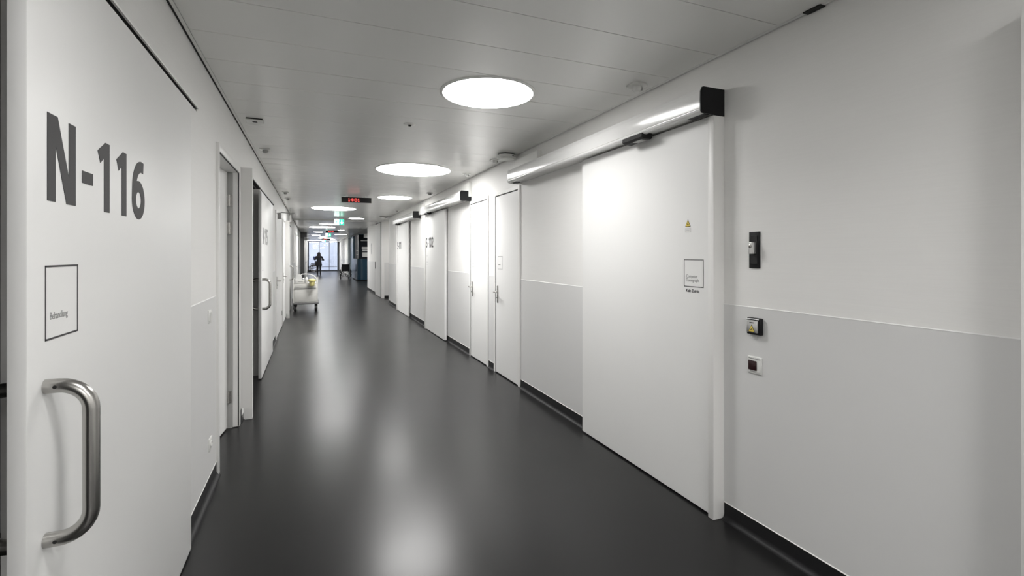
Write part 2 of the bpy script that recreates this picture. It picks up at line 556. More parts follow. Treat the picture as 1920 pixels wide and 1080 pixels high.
LBS = [(YB, -0.15), (2.7, 3.79), (4.85, 5.03), (8.0, 9.35), (11.17, 11.35), (12.27, 12.45), (15.6, 19.68), (21.22, 22.23), (24.37, 27.2)]
baseboards('baseboard_right', RBS, XR, 1)
baseboards('baseboard_left', LBS, XL, -1)
g = G(); g.box(2.262, 4.0, 16.872, 16.88, 0, 0.092); struct('baseboard_passage', g, M_BASE)

# ceiling: dark void, panels one by one, edge trims
g = G(); g.box(XL - 0.1, XR + 0.1, YB, YE + 0.05, 2.72, 2.80)
CE = struct('ceiling', g, M_VOID, smooth=0)
PITCH = 0.388; Y0 = 1.695
PX0, PX1 = -0.579, 2.1345
def panel_geo(g, x0, x1, y0, y1, z, ny=4, sag=0.0003, tilt=0.0):
    # shallow metal tray: slightly bellied face, chamfered rims
    c = 0.0006; top = z + 0.022
    rows = []
    ys = [y0] + [y0 + c + (y1 - y0 - 2 * c) * i / ny for i in range(ny + 1)] + [y1]
    for i, y in enumerate(ys):
        t = (y - y0) / (y1 - y0)
        dz = (c if i in (0, len(ys) - 1) else 0.0) - sag * 4 * t * (1 - t) + tilt * (t - 0.5)
        rows.append([g.bm.verts.new((x0, y, z + dz + c)), g.bm.verts.new((x0 + c, y, z + dz)), g.bm.verts.new((x1 - c, y, z + dz)), g.bm.verts.new((x1, y, z + dz + c))])
    for a, b in zip(rows, rows[1:]):
        for k in range(3):
            g.bm.faces.new((a[k], b[k], b[k + 1], a[k + 1]))
    T = [g.bm.verts.new(p) for p in ((x0, y0, top), (x1, y0, top), (x1, y1, top), (x0, y1, top))]
    g.bm.faces.new((T[0], T[1], rows[0][3], rows[0][2], rows[0][1], rows[0][0]))
    g.bm.faces.new((T[2], T[3], rows[-1][0], rows[-1][1], rows[-1][2], rows[-1][3]))
    g.bm.faces.new([T[3], T[0]] + [r[0] for r in rows])
    g.bm.faces.new([T[1], T[2]] + [r[3] for r in rows[::-1]])
variants = []
for k in range(5):
    g = G(); panel_geo(g, PX0, PX1, 0.0022, PITCH - 0.0022, H, tilt=(k - 2) * 0.0003)
    variants.append(g.mesh('ceiling_panel', M_CEIL, 12))
k0 = int(math.floor((YB - Y0) / PITCH)) + 1
k1 = 39
for k in range(k0, k1):
    o = put('ceiling_panel', variants[random.randrange(5)], CE)
    o.location = (0, Y0 + k * PITCH, 0)
YC = Y0 + k1 * PITCH
g = G()
k = 0
while YC + 0.16 + (k + 1) * PITCH < YE:
    y = YC + 0.16 + k * PITCH
    panel_geo(g, PX0, PX1, y + 0.0025, y + PITCH - 0.0025, H, ny=2, tilt=random.uniform(-0.0006, 0.0006))
    k += 1
panel_geo(g, PX0, PX1, YC + 0.16 + k * PITCH, YE + 0.02, H, ny=2)
o = obj('ceiling_panels_far', g, M_CEIL, CE, smooth=12); o['kind'] = 'stuff'
g = G(); g.box(-0.598, XR - 0.001, YC + 0.002, YC + 0.158, H, H + 0.02, 0.002); g.box(-0.598, XR - 0.001, YC + 0.06, YC + 0.085, H - 0.034, H + 0.01, 0.002)
obj('ceiling_joint_strip', g, M_PLASTER, CE)
g = G()
g.box(-0.599, -0.5815, YB, 27.25, H, H + 0.03, 0.001)
obj('ceiling_edge', g, M_CEIL, CE)
g = G()
g.box(2.1375, 2.160, YB, 15.2, H - 0.001, H + 0.03, 0.002)
g.box(2.1375, 2.160, 16.88, 21.5, H - 0.001, H + 0.03, 0.002)
g.box(2.1375, 2.160, 34.0, YE, H - 0.001, H + 0.03, 0.002)
obj('ceiling_edge', g, M_CTRIM, CE)
g = G(); g.box(2.1375, 4.0, 15.2, 16.88, H, H + 0.05); g.box(2.1375, 6.2, 21.5, 34.0, H, H + 0.05)
obj('ceiling_plaster', g, M_PLASTER, CE, smooth=0)
g = G(); g.box(XL, -0.5995, YB, 27.25, H + 0.006, H + 0.02)
for a, b in ((YB, 15.2), (16.88, 21.5), (34.0, YE)): g.box(2.1595, XR, a, b, H + 0.006, H + 0.02)
obj('gap_shade_filler', g, M_GASKET, CE, smooth=0)  # black filler that paints the shade in the ceiling gap
# small clip hanging in the gap of the ceiling at the right
g = G(); g.box(2.128, 2.166, 1.475, 1.56, H - 0.006, H + 0.02, 0.002)
o = obj('ceiling_clip', g, M_GASKET); tag(o, 'small black clip at the ceiling edge above the bare right wall', 'clip')

# ================================================================== ROUND CEILING LAMPS
def lamp(x, y, d, label, vis=True):
    r = d / 2
    t = thing('ceiling_light', label, 'ceiling light', (x, y, H), 'round ceiling lights')
    g = G()
    g.lathe([(r + 0.018, 0.004), (r + 0.018, -0.004), (r + 0.010, -0.009), (r - 0.002, -0.009), (r - 0.002, 0.004)], 64)
    put('rim', g.mesh('rim', M_CTRIM), t)
    g = G()
    g.lathe([(r - 0.003, 0.0), (r - 0.003, -0.007), (r * 0.97, -0.011), (r * 0.8, -0.013), (r * 0.4, -0.0145), (0.0, -0.015)], 64)
    put('diffuser', g.mesh('diffuser', M_LAMP, 60), t)
    ld = bpy.data.lights.new('lamp_beam', 'AREA')  # area light added below the diffuser to lift the lower walls
    ld.shape = 'DISK'; ld.size = d * 0.96; ld.spread = math.radians(SPREAD)
    ld.color = (1.0, 0.988, 0.972)
    ld.energy = BEAM * PI * PI * (d * 0.48) ** 2
    lo = bpy.data.objects.new('lamp_beam', ld); COL.objects.link(lo)
    lo.parent = t; lo.location = (0, 0, -0.019)
LAMPS = [
    (1.143, 3.195, .64, 'nearest round ceiling light, in front of the big Computer Tomograph door'),
    (1.254, 6.471, .98, 'large round ceiling light, second nearest, level with the narrow white doors'),
    (1.508, 9.755, .66, 'small round ceiling light right of the nearest clock display'),
    (0.474, 12.614, 1.03, 'large round ceiling light just beyond and left of the nearest clock display'),
    (1.270, 15.89, .47, 'small round ceiling light right of the nearest exit sign'),
    (0.496, 19.151, .56, 'small round ceiling light left of and just beyond the nearest exit sign'),
    (0.354, 21.476, 1.01, 'large round ceiling light left of the second clock display'),
    (1.214, 23.852, .30, 'tiny round ceiling light right of the second clock display'),
    (0.244, 26.284, .47, 'small round ceiling light beyond the dark grey door portal, nearer of two'),
    (0.151, 30.298, .48, 'small round ceiling light beyond the dark grey door portal, farther of two'),
    (1.304, 29.01, .33, 'small round ceiling light before the reception, left one of a pair'),
    (1.648, 28.986, .27, 'tiny round ceiling light closest to the blue reception'),
    (0.597, 32.832, .41, 'small round ceiling light above and short of the walking person'),
    (0.804, 35.705, 1.0, 'large round ceiling light above the third clock display'),
    (1.359, 38.663, .36, 'small round ceiling light right of the third clock display'),
    (0.12, 42.166, 1.04, 'farthest large round ceiling light, at the left before the glass doors'),
    (1.615, 44.0, .6, 'farthest ceiling light at the right, tight against the glass doors'),
    (3.2, 16.05, .40, 'small round ceiling light added out of view to brighten the side passage'),  # unseen lamp added to brighten the passage face and plaster
    (3.3, 26.4, .8, 'round ceiling light added out of view to brighten the reception front'),  # unseen lamp added to light the cards at the counter
    (1.56, -0.52, .64, 'round ceiling light out of view beside the near right wall'),
    (0.3, 0.72, 0.44, 'round ceiling light out of view above the door marked N-116'),
    (0.5, -2.7, 0.98, 'large round ceiling light out of view, behind the viewpoint'),
    (1.4, -4.6, .66, 'round ceiling light out of view, a few metres behind the viewpoint'),
    (0.6, -6.5, 1.0, 'large round ceiling light out of view near the back end wall'),
]
for x, y, d, lab in LAMPS:
    lamp(x, y, d, lab)

# ================================================================== DOORS
def pull_handle(g, x, y, z0, z1, sgn, r=0.0165, out=0.085, cr=0.06):
    """D-shaped tube handle standing off a leaf face at x; sgn = direction it sticks out"""
    pts = [(x, y, z1), (x + sgn * (out - cr), y, z1)]
    for i in range(1, 9):
        a = PI / 2 * i / 8
        pts.append((x + sgn * (out - cr + cr * math.sin(a)), y, z1 - cr + cr * math.cos(a)))
    for i in range(0, 9):
        a = PI / 2 * i / 8
        pts.append((x + sgn * (out - cr + cr * math.cos(a)), y, z0 + cr - cr * math.sin(a)))
    pts += [(x, y, z0)]
    g.tube(pts, r, 20)

def lever(parent, x, y, z, sgn, dirn):
    """lever handle with long back plate; sgn sticks out, dirn the way the lever points along y"""
    g = G()
    g.box(x, x + sgn * 0.008, y - 0.017, y + 0.017, z - 0.145, z + 0.075, 0.003)
    h = obj('door_handle', g, M_STEEL, parent)
    g = G()
    p = [(x, y, z), (x + sgn * 0.045, y, z)]
    for i in range(1, 6):
        a = PI / 2 * i / 5
        p.append((x + sgn * (0.045 + 0.018 * math.sin(a)), y + dirn * 0.018 * (1 - math.cos(a)), z))
    p.append((x + sgn * 0.063, y + dirn * 0.13, z))
    g.tube(p, 0.0095, 12)
    obj('lever', g, M_STEEL, h)
    g = G(); g.lathe([(0.009, 0), (0.009, 0.012), (0.006, 0.014)], 12, (0, 0, 0), 'z')
    g.xf(Matrix.Translation((x + sgn * 0.008, y, z - 0.075)) @ Matrix.Rotation(sgn * PI / 2, 4, 'Y'))
    obj('lock_cylinder', g, M_GPLAST, h)
    return h

# --- flush hinged door in the right wall
def hinged_right(n, label, a, b, sign_txt=None, with_handle=True):
    """frame outer edges at a-0.05 .. b+0.05"""
    t = thing('door_%d' % n, label, 'door', (XR, (a + b) / 2, 0), kind='structure')
    g = G()
    X0 = XR - 0.016
    for y0, y1 in ((a - 0.052, a - 0.002), (b + 0.002, b + 0.052)):
        g.box(X0, XR + 0.12, y0, y1, 0.0, 2.292, 0.002)
    g.box(X0, XR + 0.12, a - 0.002, b + 0.002, 2.248, 2.292, 0.002)
    obj('door_frame', g, M_FRAME, t)
    g = G()
    g.box(XR - 0.004, XR + 0.05, a, a + 0.004, 0.008, 2.246); g.box(XR - 0.010, XR + 0.05, b - 0.014, b + 0.001, 0.008, 2.246)
    g.box(XR - 0.004, XR + 0.05, a, b, 2.236, 2.247)
    obj('gasket', g, M_GASKET, t, smooth=0)
    g = G(); g.box(XR - 0.012, XR + 0.03, a + 0.005, b - 0.016, 0.012, 2.236, 0.002)
    leaf = obj('door_leaf', g, M_DOOR, t)
    if with_handle:
        lever(leaf, XR - 0.012, b - 0.085, 1.035, -1, -1)
    if sign_txt:
        g = G(); mtx = on_right(XR - 0.0125, b - 0.085, 1.318)
        frame_lines(g, mtx, 0, 0.165, 0, 0.165, 0.004)
        s = obj('sign_frame', g, M_INKL, leaf, smooth=0)
        g = G()
        for i, w in enumerate(sign_txt):
            g2 = G()
            x = 0.02
            for q in w:
                g2.box(x, x + q, 0.052 - i * 0.02, 0.062 - i * 0.02, 0, 0.0006); x += q + 0.004
            g.add_mesh(g2.mesh('t', M_INK, 0), mtx)
        obj('sign_text', g, M_INKL, s, smooth=0)
    return t
hinged_right(1, 'narrow white hinged door nearest to the Computer Tomograph door', 5.022, 5.752, [(0.012, 0.014, 0.01, 0.012, 0.01)])
hinged_right(2, 'narrow white hinged door next to the sliding door S-102', 6.085, 6.80, [(0.01, 0.012, 0.008)])
t = thing('door_3', 'full height grey-white door beyond the side passage on the right', 'door', (XR, 17.87, 0), kind='structure')
g = G(); g.box(XR - 0.004, XR + 0.06, 17.10, 18.64, 0.006, 2.63); obj('gasket', g, M_GASKET, t, smooth=0)
g = G(); g.box(XR - 0.012, XR + 0.05, 17.125, 18.60, 0.014, 2.612, 0.003); lf = obj('door_leaf', g, M_DOOR, t)
g = G(); g.box(XR - 0.022, XR - 0.011, 18.50, 18.585, 0.97, 1.23, 0.003); obj('door_pull', g, M_GASKET, lf)
g = G(); g.box(XR - 0.006, XR, 19.86, 20.06, 1.52, 1.95, 0.001); t = obj('wall_sign', g, M_PALE); tag(t, 'tall narrow grey sign on the wall left of the full height door', 'sign')
g = G()
for z, w in ((1.88, .12), (1.85, .10), (1.70, .13), (1.66, .08), (1.60, .12)): g.box(XR - 0.007, XR - 0.0058, 20.03 - w, 20.03, z, z + 0.018)
o = obj('sign_print', g, M_INKL, t, smooth=0); o['kind'] = 'stuff'
hinged_right(4, 'white door in the far right wall behind the wheelchair', 37.0, 38.0)
hinged_right(5, 'farthest white door in the right wall, near the glass front', 40.2, 41.6)

# --- automatic sliding doors along the right wall
def header(y0, y1, label, sensor_y, panel=None):
    t = thing('door_operator', label, 'door operator', (XR, y0, 2.30), 'sliding door operator boxes')
    prof = [(XR - 0.0002, 2.442), (2.018, 2.442), (2.010, 2.439), (1.9995, 2.415), (1.9975, 2.411), (1.9962, 2.39), (1.9955, 2.365), (1.9962, 2.34), (1.9975, 2.3235),
            (2.001, 2.3215), (2.001, 2.319), (1.9975, 2.317), (1.9995, 2.306), (2.006, 2.299), (2.016, 2.2965), (2.030, 2.2965), (2.030, 2.306), (2.094, 2.306), (2.094, 2.312), (XR - 0.0002, 2.312)]
    g = G(); g.prism(prof, 'y', y0 + 0.006, y1)
    obj('cover', g, M_COVER, t, smooth=30)
    cap = [(XR - 0.0002, 2.292), (XR - 0.0002, 2.444), (2.014, 2.444), (2.006, 2.441), (1.9955, 2.417), (1.9935, 2.365), (1.9955, 2.31), (2.004, 2.297), (2.016, 2.2945), (2.10, 2.2945), (2.10, 2.292)]
    g = G(); g.prism(cap, 'y', y0 - 0.002, y0 + 0.006)
    obj('end_cap', g, M_BLACK, t, smooth=0)
    g = G(); g.prism(cap, 'y', y1, y1 + 0.006)
    obj('end_cap', g, M_COVER, t, smooth=0)
    # motion sensor: black wedge clipped under the front lip
    g = G()
    g.prism([(1.992, 2.304), (1.990, 2.278), (2.010, 2.268), (2.068, 2.268), (2.076, 2.276), (2.076, 2.306), (2.0, 2.306)], 'y', sensor_y, sensor_y + 0.21)
    s = obj('motion_sensor', g, M_GASKET, t, smooth=0)
    g = G(); g.box(2.012, 2.062, sensor_y + 0.03, sensor_y + 0.12, 2.2645, 2.2685, 0.001)
    obj('sensor_lens', g, M_GPLAST, s)
    # service plate and black stopper below both ends
    g = G(); g.box(2.032, 2.09, y1 - 0.22, y1 - 0.05, 2.300, 2.3065, 0.001); obj('service_plate', g, M_WPLAST, t)
    g = G(); g.box(2.05, 2.10, y1 - 0.12, y1 - 0.02, 2.292, 2.302, 0.002); obj('stopper', g, M_BLACK, t)
    g = G(); g.box(2.035, 2.09, y0 + 0.03, y0 + 0.16, 2.300, 2.3075, 0.002); obj('stopper', g, M_BLACK, t)
    return t

def slider_right(n, label, a, b, near_post, num=None):
    """leaf a..b hung in front of the wall; post at the closing side"""
    t = thing('door_%d' % n, label, 'sliding door', (XR, (a + b) / 2, 0), kind='structure')
    g = G(); g.box(2.107, 2.147, a, b, 0.011, 2.298, 0.002)
    leaf = obj('door_leaf', g, M_DOOR, t)
    g = G()
    if near_post:
        y0, y1 = a - 0.046, a - 0.004
    else:
        y0, y1 = b + 0.006, b + 0.07
    g.box(2.089, XR, y0, y1, 0.0, 2.292, 0.004, 2)
    obj('jamb_post', g, M_FRAME, t)
    g = G()
    if near_post: g.box(2.113, 2.14, a - 0.004, a, 0.011, 2.292)
    else: g.box(2.113, 2.14, b, b + 0.006, 0.011, 2.292)
    obj('gasket', g, M_GASKET, t, smooth=0)
    return t, leaf
t6, leaf_ct = slider_right(6, 'wide white sliding door lettered Computer Tomograph', 2.11, 3.521, True)
t7, leaf_102 = slider_right(7, 'white sliding door with the number S-102', 8.13, 9.60, False)
t8, leaf_101 = slider_right(8, 'white sliding door with the number S-101, farthest of three', 11.60, 13.17, False)
header(2.064, 4.935, 'long white operator box with black end over the Computer Tomograph door', 2.58)
header(6.80, 9.60, 'long white operator box with black end over the door S-102', 9.0)
header(10.42, 13.20, 'white operator box with black end over the door S-101', 12.6)
number('room_number', 'S-102', on_right(2.1068, 9.59, 1.640), 0.198, M_INK, leaf_102, (0.16, 0.16, 0.18, 0.12, 0), 0.001)
number('room_number', 'S-101', on_right(2.1068, 13.15, 1.640), 0.198, M_INK, leaf_101, (0.16, 0.16, 0.18, 0.12, 0), 0.001)
for leaf, y in ((leaf_102, 9.57), (leaf_101, 13.13)):
    g = G(); mtx = on_right(2.1068, y, 1.30)
    for q in (0.0, 0.05, 0.17): g2 = G(); g2.box(0.0, 0.15, q, q + 0.006, 0, 0.0006); g.add_mesh(g2.mesh('t', M_INKL, 0), mtx)
    obj('sign_print', g, M_PALE, leaf, smooth=0)

# print on the Computer Tomograph door
g = G(); frame_lines(g, on_right(2.1068, 2.317, 1.308), 0, 0.161, 0, 0.166, 0.0042)
sg = obj('sign_frame', g, M_INK, leaf_ct, smooth=0)
words('sign_text', 'Computer\nTomograph', on_right(2.1068, 2.298, 1.3635), 0.0275, M_INK, sg, 0.80, -0.0003, line=0.88)
words('notice_text', 'Kein Zutritt', on_right(2.1068, 2.298, 1.2765), 0.0255, M_INK, leaf_ct, 0.86, 0.0009)
def radiation_sign(mtx, w, parent, name='warning_triangle'):
    """yellow triangle with trefoil; mtx at the middle of the base"""
    h = w * 0.95
    g = G(); t = G()
    t.prism([(-w / 2, 0), (w / 2, 0), (0, h)], 'z', 0, 0.0006)
    g.add_mesh(t.mesh('t', M_INK, 0), mtx)
    o = obj(name, g, M_GASKET, parent, smooth=0)
    g = G(); t = G()
    k = 0.80
    t.prism([(-w / 2 * k, h * 0.075), (w / 2 * k, h * 0.075), (0, h * 0.075 + h * k)], 'z', 0.0003, 0.0011)
    g.add_mesh(t.mesh('t', M_YEL, 0), mtx)
    y = obj('yellow_field', g, M_YEL, o, smooth=0)
    g = G(); t = G()
    c = (0, h * 0.36)
    for a in (90, 210, 330):
        t.prism([c] and [(c[0] + w * 0.035 * math.cos(math.radians(a + d)), c[1] + w * 0.035 * math.sin(math.radians(a + d))) for d in (30, -30)] + [(c[0] + w * 0.17 * math.cos(math.radians(a + d)), c[1] + w * 0.17 * math.sin(math.radians(a + d))) for d in (-30, -15, 0, 15, 30)], 'z', 0.0009, 0.0014)
    t.prism(arc(c[0], c[1], w * 0.03, w * 0.03, 0, 360, 10)[:-1], 'z', 0.0009, 0.0014)
    g.add_mesh(t.mesh('t', M_INK, 0), mtx @ Matrix.Translation((0, 0, 0.0002)))
    obj('trefoil', g, M_GASKET, o, smooth=0)
    return o
def small_label(mtx, w, h, parent, rows, name='small_label'):
    g = G(); t = G(); t.box(0, w, 0, h, 0, 0.0005); g.add_mesh(t.mesh('t', M_WPLAST, 0), mtx)
    o = obj(name, g, M_WPLAST, parent, smooth=0)
    g = G(); frame_lines(g, mtx, 0, w, 0, h, 0.0014, 0.0009)
    t = G()
    for i in range(rows):
        y = h * (0.78 - i * 0.27); x = w * (0.14 + 0.1 * (i % 2)); e = w * (0.86 - 0.12 * (i % 2))
        while x < e - w * .04:
            q = w * random.uniform(0.06, 0.16); t.box(x, min(x + q, e), y - h * 0.05, y + h * 0.04, 0, 0.0009); x += q + w * 0.03
    g.add_mesh(t.mesh('t', M_INK, 0), mtx)
    obj('label_print', g, M_PALE, o, smooth=0)
    return o
radiation_sign(on_right(2.1068, 2.283, 1.672), 0.046, leaf_ct)
small_label(on_right(2.1068, 2.305, 1.638), 0.046, 0.026, leaf_ct, 2)

# raised white boxes on the wall above the operators
for y0, y1, z0, z1, lab in ((4.44, 5.06, 2.33, 2.585, 'flat white box on the wall above the far end of the Computer Tomograph operator'),
                            (6.79, 7.3, 2.36, 2.575, 'flat white box on the wall above the near end of the S-102 operator'),
                            (10.0, 10.72, 2.36, 2.565, 'flat white box on the wall between the S-102 and S-101 operators')):
    g = G(); g.box(XR - 0.045, XR, y0, y1, z0, z1, 0.003, 2)
    t = obj('wall_box', g, M_WPLAST); tag(t, lab, 'box', 'flat boxes above the operators')
    g = G(); g.box(XR - 0.047, XR - 0.044, y0 + 0.012, y1 - 0.012, z0 + 0.012, z1 - 0.012, 0.001); obj('lid', g, M_WPLAST, t)

# sliding door at the very right edge, its frame only in view
t = thing('door_9', 'white sliding door frame cut by the right edge of the view', 'sliding door', (XR, 0.3, 0), kind='structure')
g = G(); g.box(2.09, XR, 0.74, 0.792, 0.0, 2.30, 0.003, 2); obj('jamb_post', g, M_FRAME, t)
g = G(); g.box(2.107, 2.147, -0.75, 0.735, 0.011, 2.235, 0.002); obj('door_leaf', g, M_DOOR, t)
g = G(); g.box(2.09, XR, -0.95, 0.739, 2.245, 2.30, 0.003, 2); obj('header_rail', g, M_FRAME, t)

# --- left side sliding doors
def slider_left(n, label, post_y, a, b, slot_end, num, handle_z=(0.843, 1.199), sign=None, ink=None):
    t = thing('door_%d' % n, label, 'sliding door', (XL, (a + b) / 2, 0), kind='structure')
    g = G(); g.box(-0.606, -0.5715, a, b, 0.011, 2.262, 0.0025, 2)
    leaf = obj('door_leaf', g, M_DOOR, t)
    g = G(); pull_handle(g, -0.5715, a + 0.075, handle_z[0], handle_z[1], 1)
    h = obj('pull_handle', g, M_STEEL, leaf)
    g = G()
    for z in handle_z:                           # fixing screws in the handle's legs
        for q in (-0.006,):
            g.lathe([(0.0042, 0), (0.0042, 0.0012)], 10, (-0.548, a + 0.075 - 0.0165, z), 'y')
    obj('screw', g, M_GASKET, h)
    g = G(); pull_handle(g, -0.606, a + 0.075, handle_z[0], handle_z[1], -1)
    obj('pull_handle', g, M_STEEL, leaf)
    if post_y is not None:
        g = G()
        g.prism([(XL, 0.11), (-0.585, 0.11), (-0.583, 0.105), (-0.582, 0.012), (-0.572, 0.002), (-0.514, 0.002), (-0.512, 0.004), (-0.512, 2.293), (-0.514, 2.295), (XL, 2.295)], 'y', post_y, post_y + 0.055)
        obj('jamb_post', g, M_FRAME, t, smooth=0)
    # track: dark slot with a pale lip below the wall above the leaf
    s0 = (post_y + 0.55) if post_y is not None else -0.3
    g = G()
    g.box(XL - 0.075, XL - 0.0005, s0, slot_end + 0.008, 2.3325, 2.336)
    g.box(XL - 0.074, XL - 0.045, s0, slot_end - 0.1, 2.317, 2.3325)
    obj('track_slot_shade', g, M_GASKET, t, smooth=0)  # black strips paint the shade inside the slot
    g = G()
    g.prism([(XL, 2.336), (-0.606, 2.336), (-0.6035, 2.342), (-0.606, 2.352), (XL, 2.354)], 'y', s0, slot_end + 0.025)
    obj('track_lip', g, M_FRAME, t, smooth=0)
    # reveal of the opening
    g = G(); g.box(XL - 0.125, XL + 0.001, a + 0.30, a + 0.33, 0.0, 2.29); obj('reveal', g, M_FRAME, t, smooth=0)
    return t, leaf
t10, leaf_n116 = slider_left(10, 'near white sliding door with the number N-116 and steel handle', None, 1.36, 2.872, 3.202, 'N-116')
t11, leaf_n115 = slider_left(11, 'half open white sliding door with the number N-115', 4.955, 6.47, 8.22, 8.992, 'N-115')
t12, leaf_n114 = slider_left(12, 'white sliding door beside the trolley, partly open', 12.42, 13.72, 15.6, 15.992, '')
number('room_number', 'N-116', on_left(-0.5713, 1.443, 1.630), 0.206, M_INK, leaf_n116, (0.18, 0.155, 0.27, 0.26, 0), 0.001)
number('room_number', 'N-115', on_left(-0.5713, 6.60, 1.630), 0.206, M_INKL, leaf_n115, (0.18, 0.155, 0.27, 0.26, 0), 0.001)  # lighter ink paints in the reflections over this number
g = G(); frame_lines(g, on_left(-0.5713, 1.434, 1.303), 0, 0.167, 0, 0.175, 0.0042)
sg = obj('sign_frame', g, M_INK, leaf_n116, smooth=0)
words('sign_text', 'Behandlung', on_left(-0.5713, 1.4565, 1.350), 0.0245, M_INKL, sg, 0.78, 0)
g = G(); frame_lines(g, on_left(-0.5713, 6.545, 1.303), 0, 0.167, 0, 0.175, 0.0042)
obj('sign_frame', g, M_PALE, leaf_n115, smooth=0)

# --- left side hinged doors
def frame_left(g, a, b, x=XL, top=2.245):
    for y0, y1 in ((a - 0.06, a - 0.001), (b + 0.001, b + 0.05)):
        g.box(x - 0.12, x + 0.018, y0, y1, 0.0, top + 0.045, 0.003, 2)
    g.box(x - 0.12, x + 0.018, a - 0.001, b + 0.001, top + 0.002, top + 0.045, 0.003, 2)
t = thing('door_13', 'white hinged door standing slightly ajar into the room, left of the column', 'door', (XL, 4.3, 0), kind='structure')
g = G()
FX = XL + 0.018
g.box(XL - 0.045, FX, 3.79, 3.828, 0.0, 2.272, 0.003, 2)
g.box(XL - 0.045, FX, 4.790, 4.85, 0.0, 2.272, 0.003, 2)
g.box(XL - 0.045, FX, 3.828, 4.790, 2.217, 2.272, 0.003, 2)
obj('door_frame', g, M_FRAME, t)
g = G(); g.box(-0.645, -0.606, 4.770, 4.789, 0.005, 2.216, 0.002); g.box(-0.732, -0.606, 3.83, 4.79, 2.2145, 2.235, 0.002); obj('frame_rebate', g, M_FRAME, t)
g = G(); g.box(-0.606, -0.599, 4.774, 4.7895, 0.01, 2.215); g.box(-0.606, -0.600, 3.831, 4.775, 2.2115, 2.2165); obj('gasket', g, M_GASKET, t, smooth=0)
g = G(); g.box(-0.732, -0.646, 4.768, 4.80, 0.0, 2.22); obj('reveal', g, M_ROOM, t, smooth=0)  # darker grey put in for the shade of the hinge gap
g = G(); g.box(-0.722, -0.682, 3.84, 4.752, 0.012, 2.2125, 0.002)
g.xf(Matrix.Translation((-0.682, 4.752, 0)) @ Matrix.Rotation(math.radians(-6.5), 4, 'Z') @ Matrix.Translation((0.682, -4.752, 0)))
leaf = obj('door_leaf', g, M_DOOR, t)
for z in (1.97, 1.73, 0.27):
    g = G()
    g.lathe([(0.008, -0.05), (0.008, 0.05)], 12, (-0.668, 4.757, z), 'z')
    g.box(-0.682, -0.668, 4.748, 4.756, z - 0.05, z + 0.05); g.box(-0.668, -0.650, 4.760, 4.768, z - 0.05, z + 0.05)
    obj('hinge', g, M_STEEL, leaf)

def hinged_left(n, label, a, b, x=XL, near_handle=True):
    t = thing('door_%d' % n, label, 'door', (x, (a + b) / 2, 0), kind='structure')
    g = G(); frame_left(g, a, b, x); obj('door_frame', g, M_FRAME, t)
    g = G(); g.box(x - 0.05, x + 0.008, b - 0.012, b + 0.0005, 0.008, 2.245); g.box(x - 0.05, x + 0.004, a, b, 2.236, 2.247); g.box(x - 0.05, x + 0.004, a - 0.0005, a + 0.005, 0.008, 2.246)
    obj('gasket', g, M_GASKET, t, smooth=0)
    g = G(); g.box(x - 0.035, x + 0.012, a + 0.006, b - 0.014, 0.012, 2.236, 0.002); leaf = obj('door_leaf', g, M_DOOR, t)
    y = a + 0.085 if near_handle else b - 0.1
    lever(leaf, x + 0.012, y, 1.03, 1, 1 if near_handle else -1)
    return t, leaf
t14, leaf14 = hinged_left(14, 'white hinged door with a closer box, beyond the door N-115', 9.42, 11.10)
g = G(); g.box(-0.585, -0.5995, 10.93, 11.02, 0.25, 0.34, 0.002); obj('hinge', g, M_GPLAST, leaf14)
hinged_left(15, 'narrow white hinged door just before the trolley', 11.42, 12.20)
hinged_left(16, 'white hinged door behind the trolley, nearer one', 19.75, 21.15)
hinged_left(17, 'white hinged door farthest along the near left wall', 22.3, 24.3)
hinged_left(18, 'white hinged door just beyond the dark portal', 30.5, 31.6, x=-0.44)
hinged_left(19, 'white hinged door near the parked wheelchair', 38.2, 39.6, x=-0.44)

# door closer with an arm reaching over the corridor, and a blade hung from the ceiling edge
t = thing('door_closer', 'grey door closer box with a rod reaching out over the corridor', 'door closer', (-0.6, 9.9, 2.2))
g = G(); g.box(-0.600, -0.545, 9.82, 9.98, 2.165, 2.275, 0.004, 2); obj('body', g, M_GPLAST, t)
g = G(); g.tube([(-0.56, 9.9, 2.272), (-0.55, 9.9, 2.285), (-0.32, 9.9, 2.272)], 0.008, 8); obj('arm', g, M_GPLAST, t)
t = thing('bracket_plate', 'small grey plate hanging beside the closer rod under the ceiling edge', 'bracket', (-0.55, 13.0, 2.4))
g = G(); g.box(-0.535, -0.492, 12.9, 12.97, 2.30, 2.46, 0.003); obj('plate', g, M_GPLAST, t)
g = G(); g.tube([(-0.51, 12.935, 2.45), (-0.51, 12.935, H)], 0.006, 8); obj('rod', g, M_GPLAST, t)

# ================================================================== WALL FITTINGS
def toggle(label, y, z, left, sock):
    x = XL + 0.003
    t = thing('socket' if sock else 'light_switch', label, 'socket' if sock else 'switch', (x, y, z))
    g = G(); g.box(x - 0.001, x + 0.007, y - 0.041, y + 0.041, z - 0.041, z + 0.041, 0.003, 2); obj('plate', g, M_WPLAST, t)
    if sock:
        g = G(); g.lathe([(0.021, 0.0), (0.021, 0.006), (0.017, 0.006), (0.016, 0.001)], 24, (0, 0, 0), 'x'); g.xf(Matrix.Translation((x + 0.006, y, z)))
        obj('socket_well', g, M_WPLAST, t)
        g = G()
        for dy in (-0.006, 0.006): g.lathe([(0.0026, 0), (0.0026, 0.001)], 10, (x + 0.0072, y + dy, z), 'x')
        obj('pin_hole', g, M_GASKET, t)
    else:
        g = G(); g.prism([(x + 0.006, z - 0.027), (x + 0.010, z - 0.027), (x + 0.014, z + 0.027), (x + 0.006, z + 0.027)], 'y', y - 0.027, y + 0.027); obj('rocker', g, M_WPLAST, t, smooth=0)
toggle('white light switch on the wall between N-116 and the open door', 3.545, 1.11, True, False)
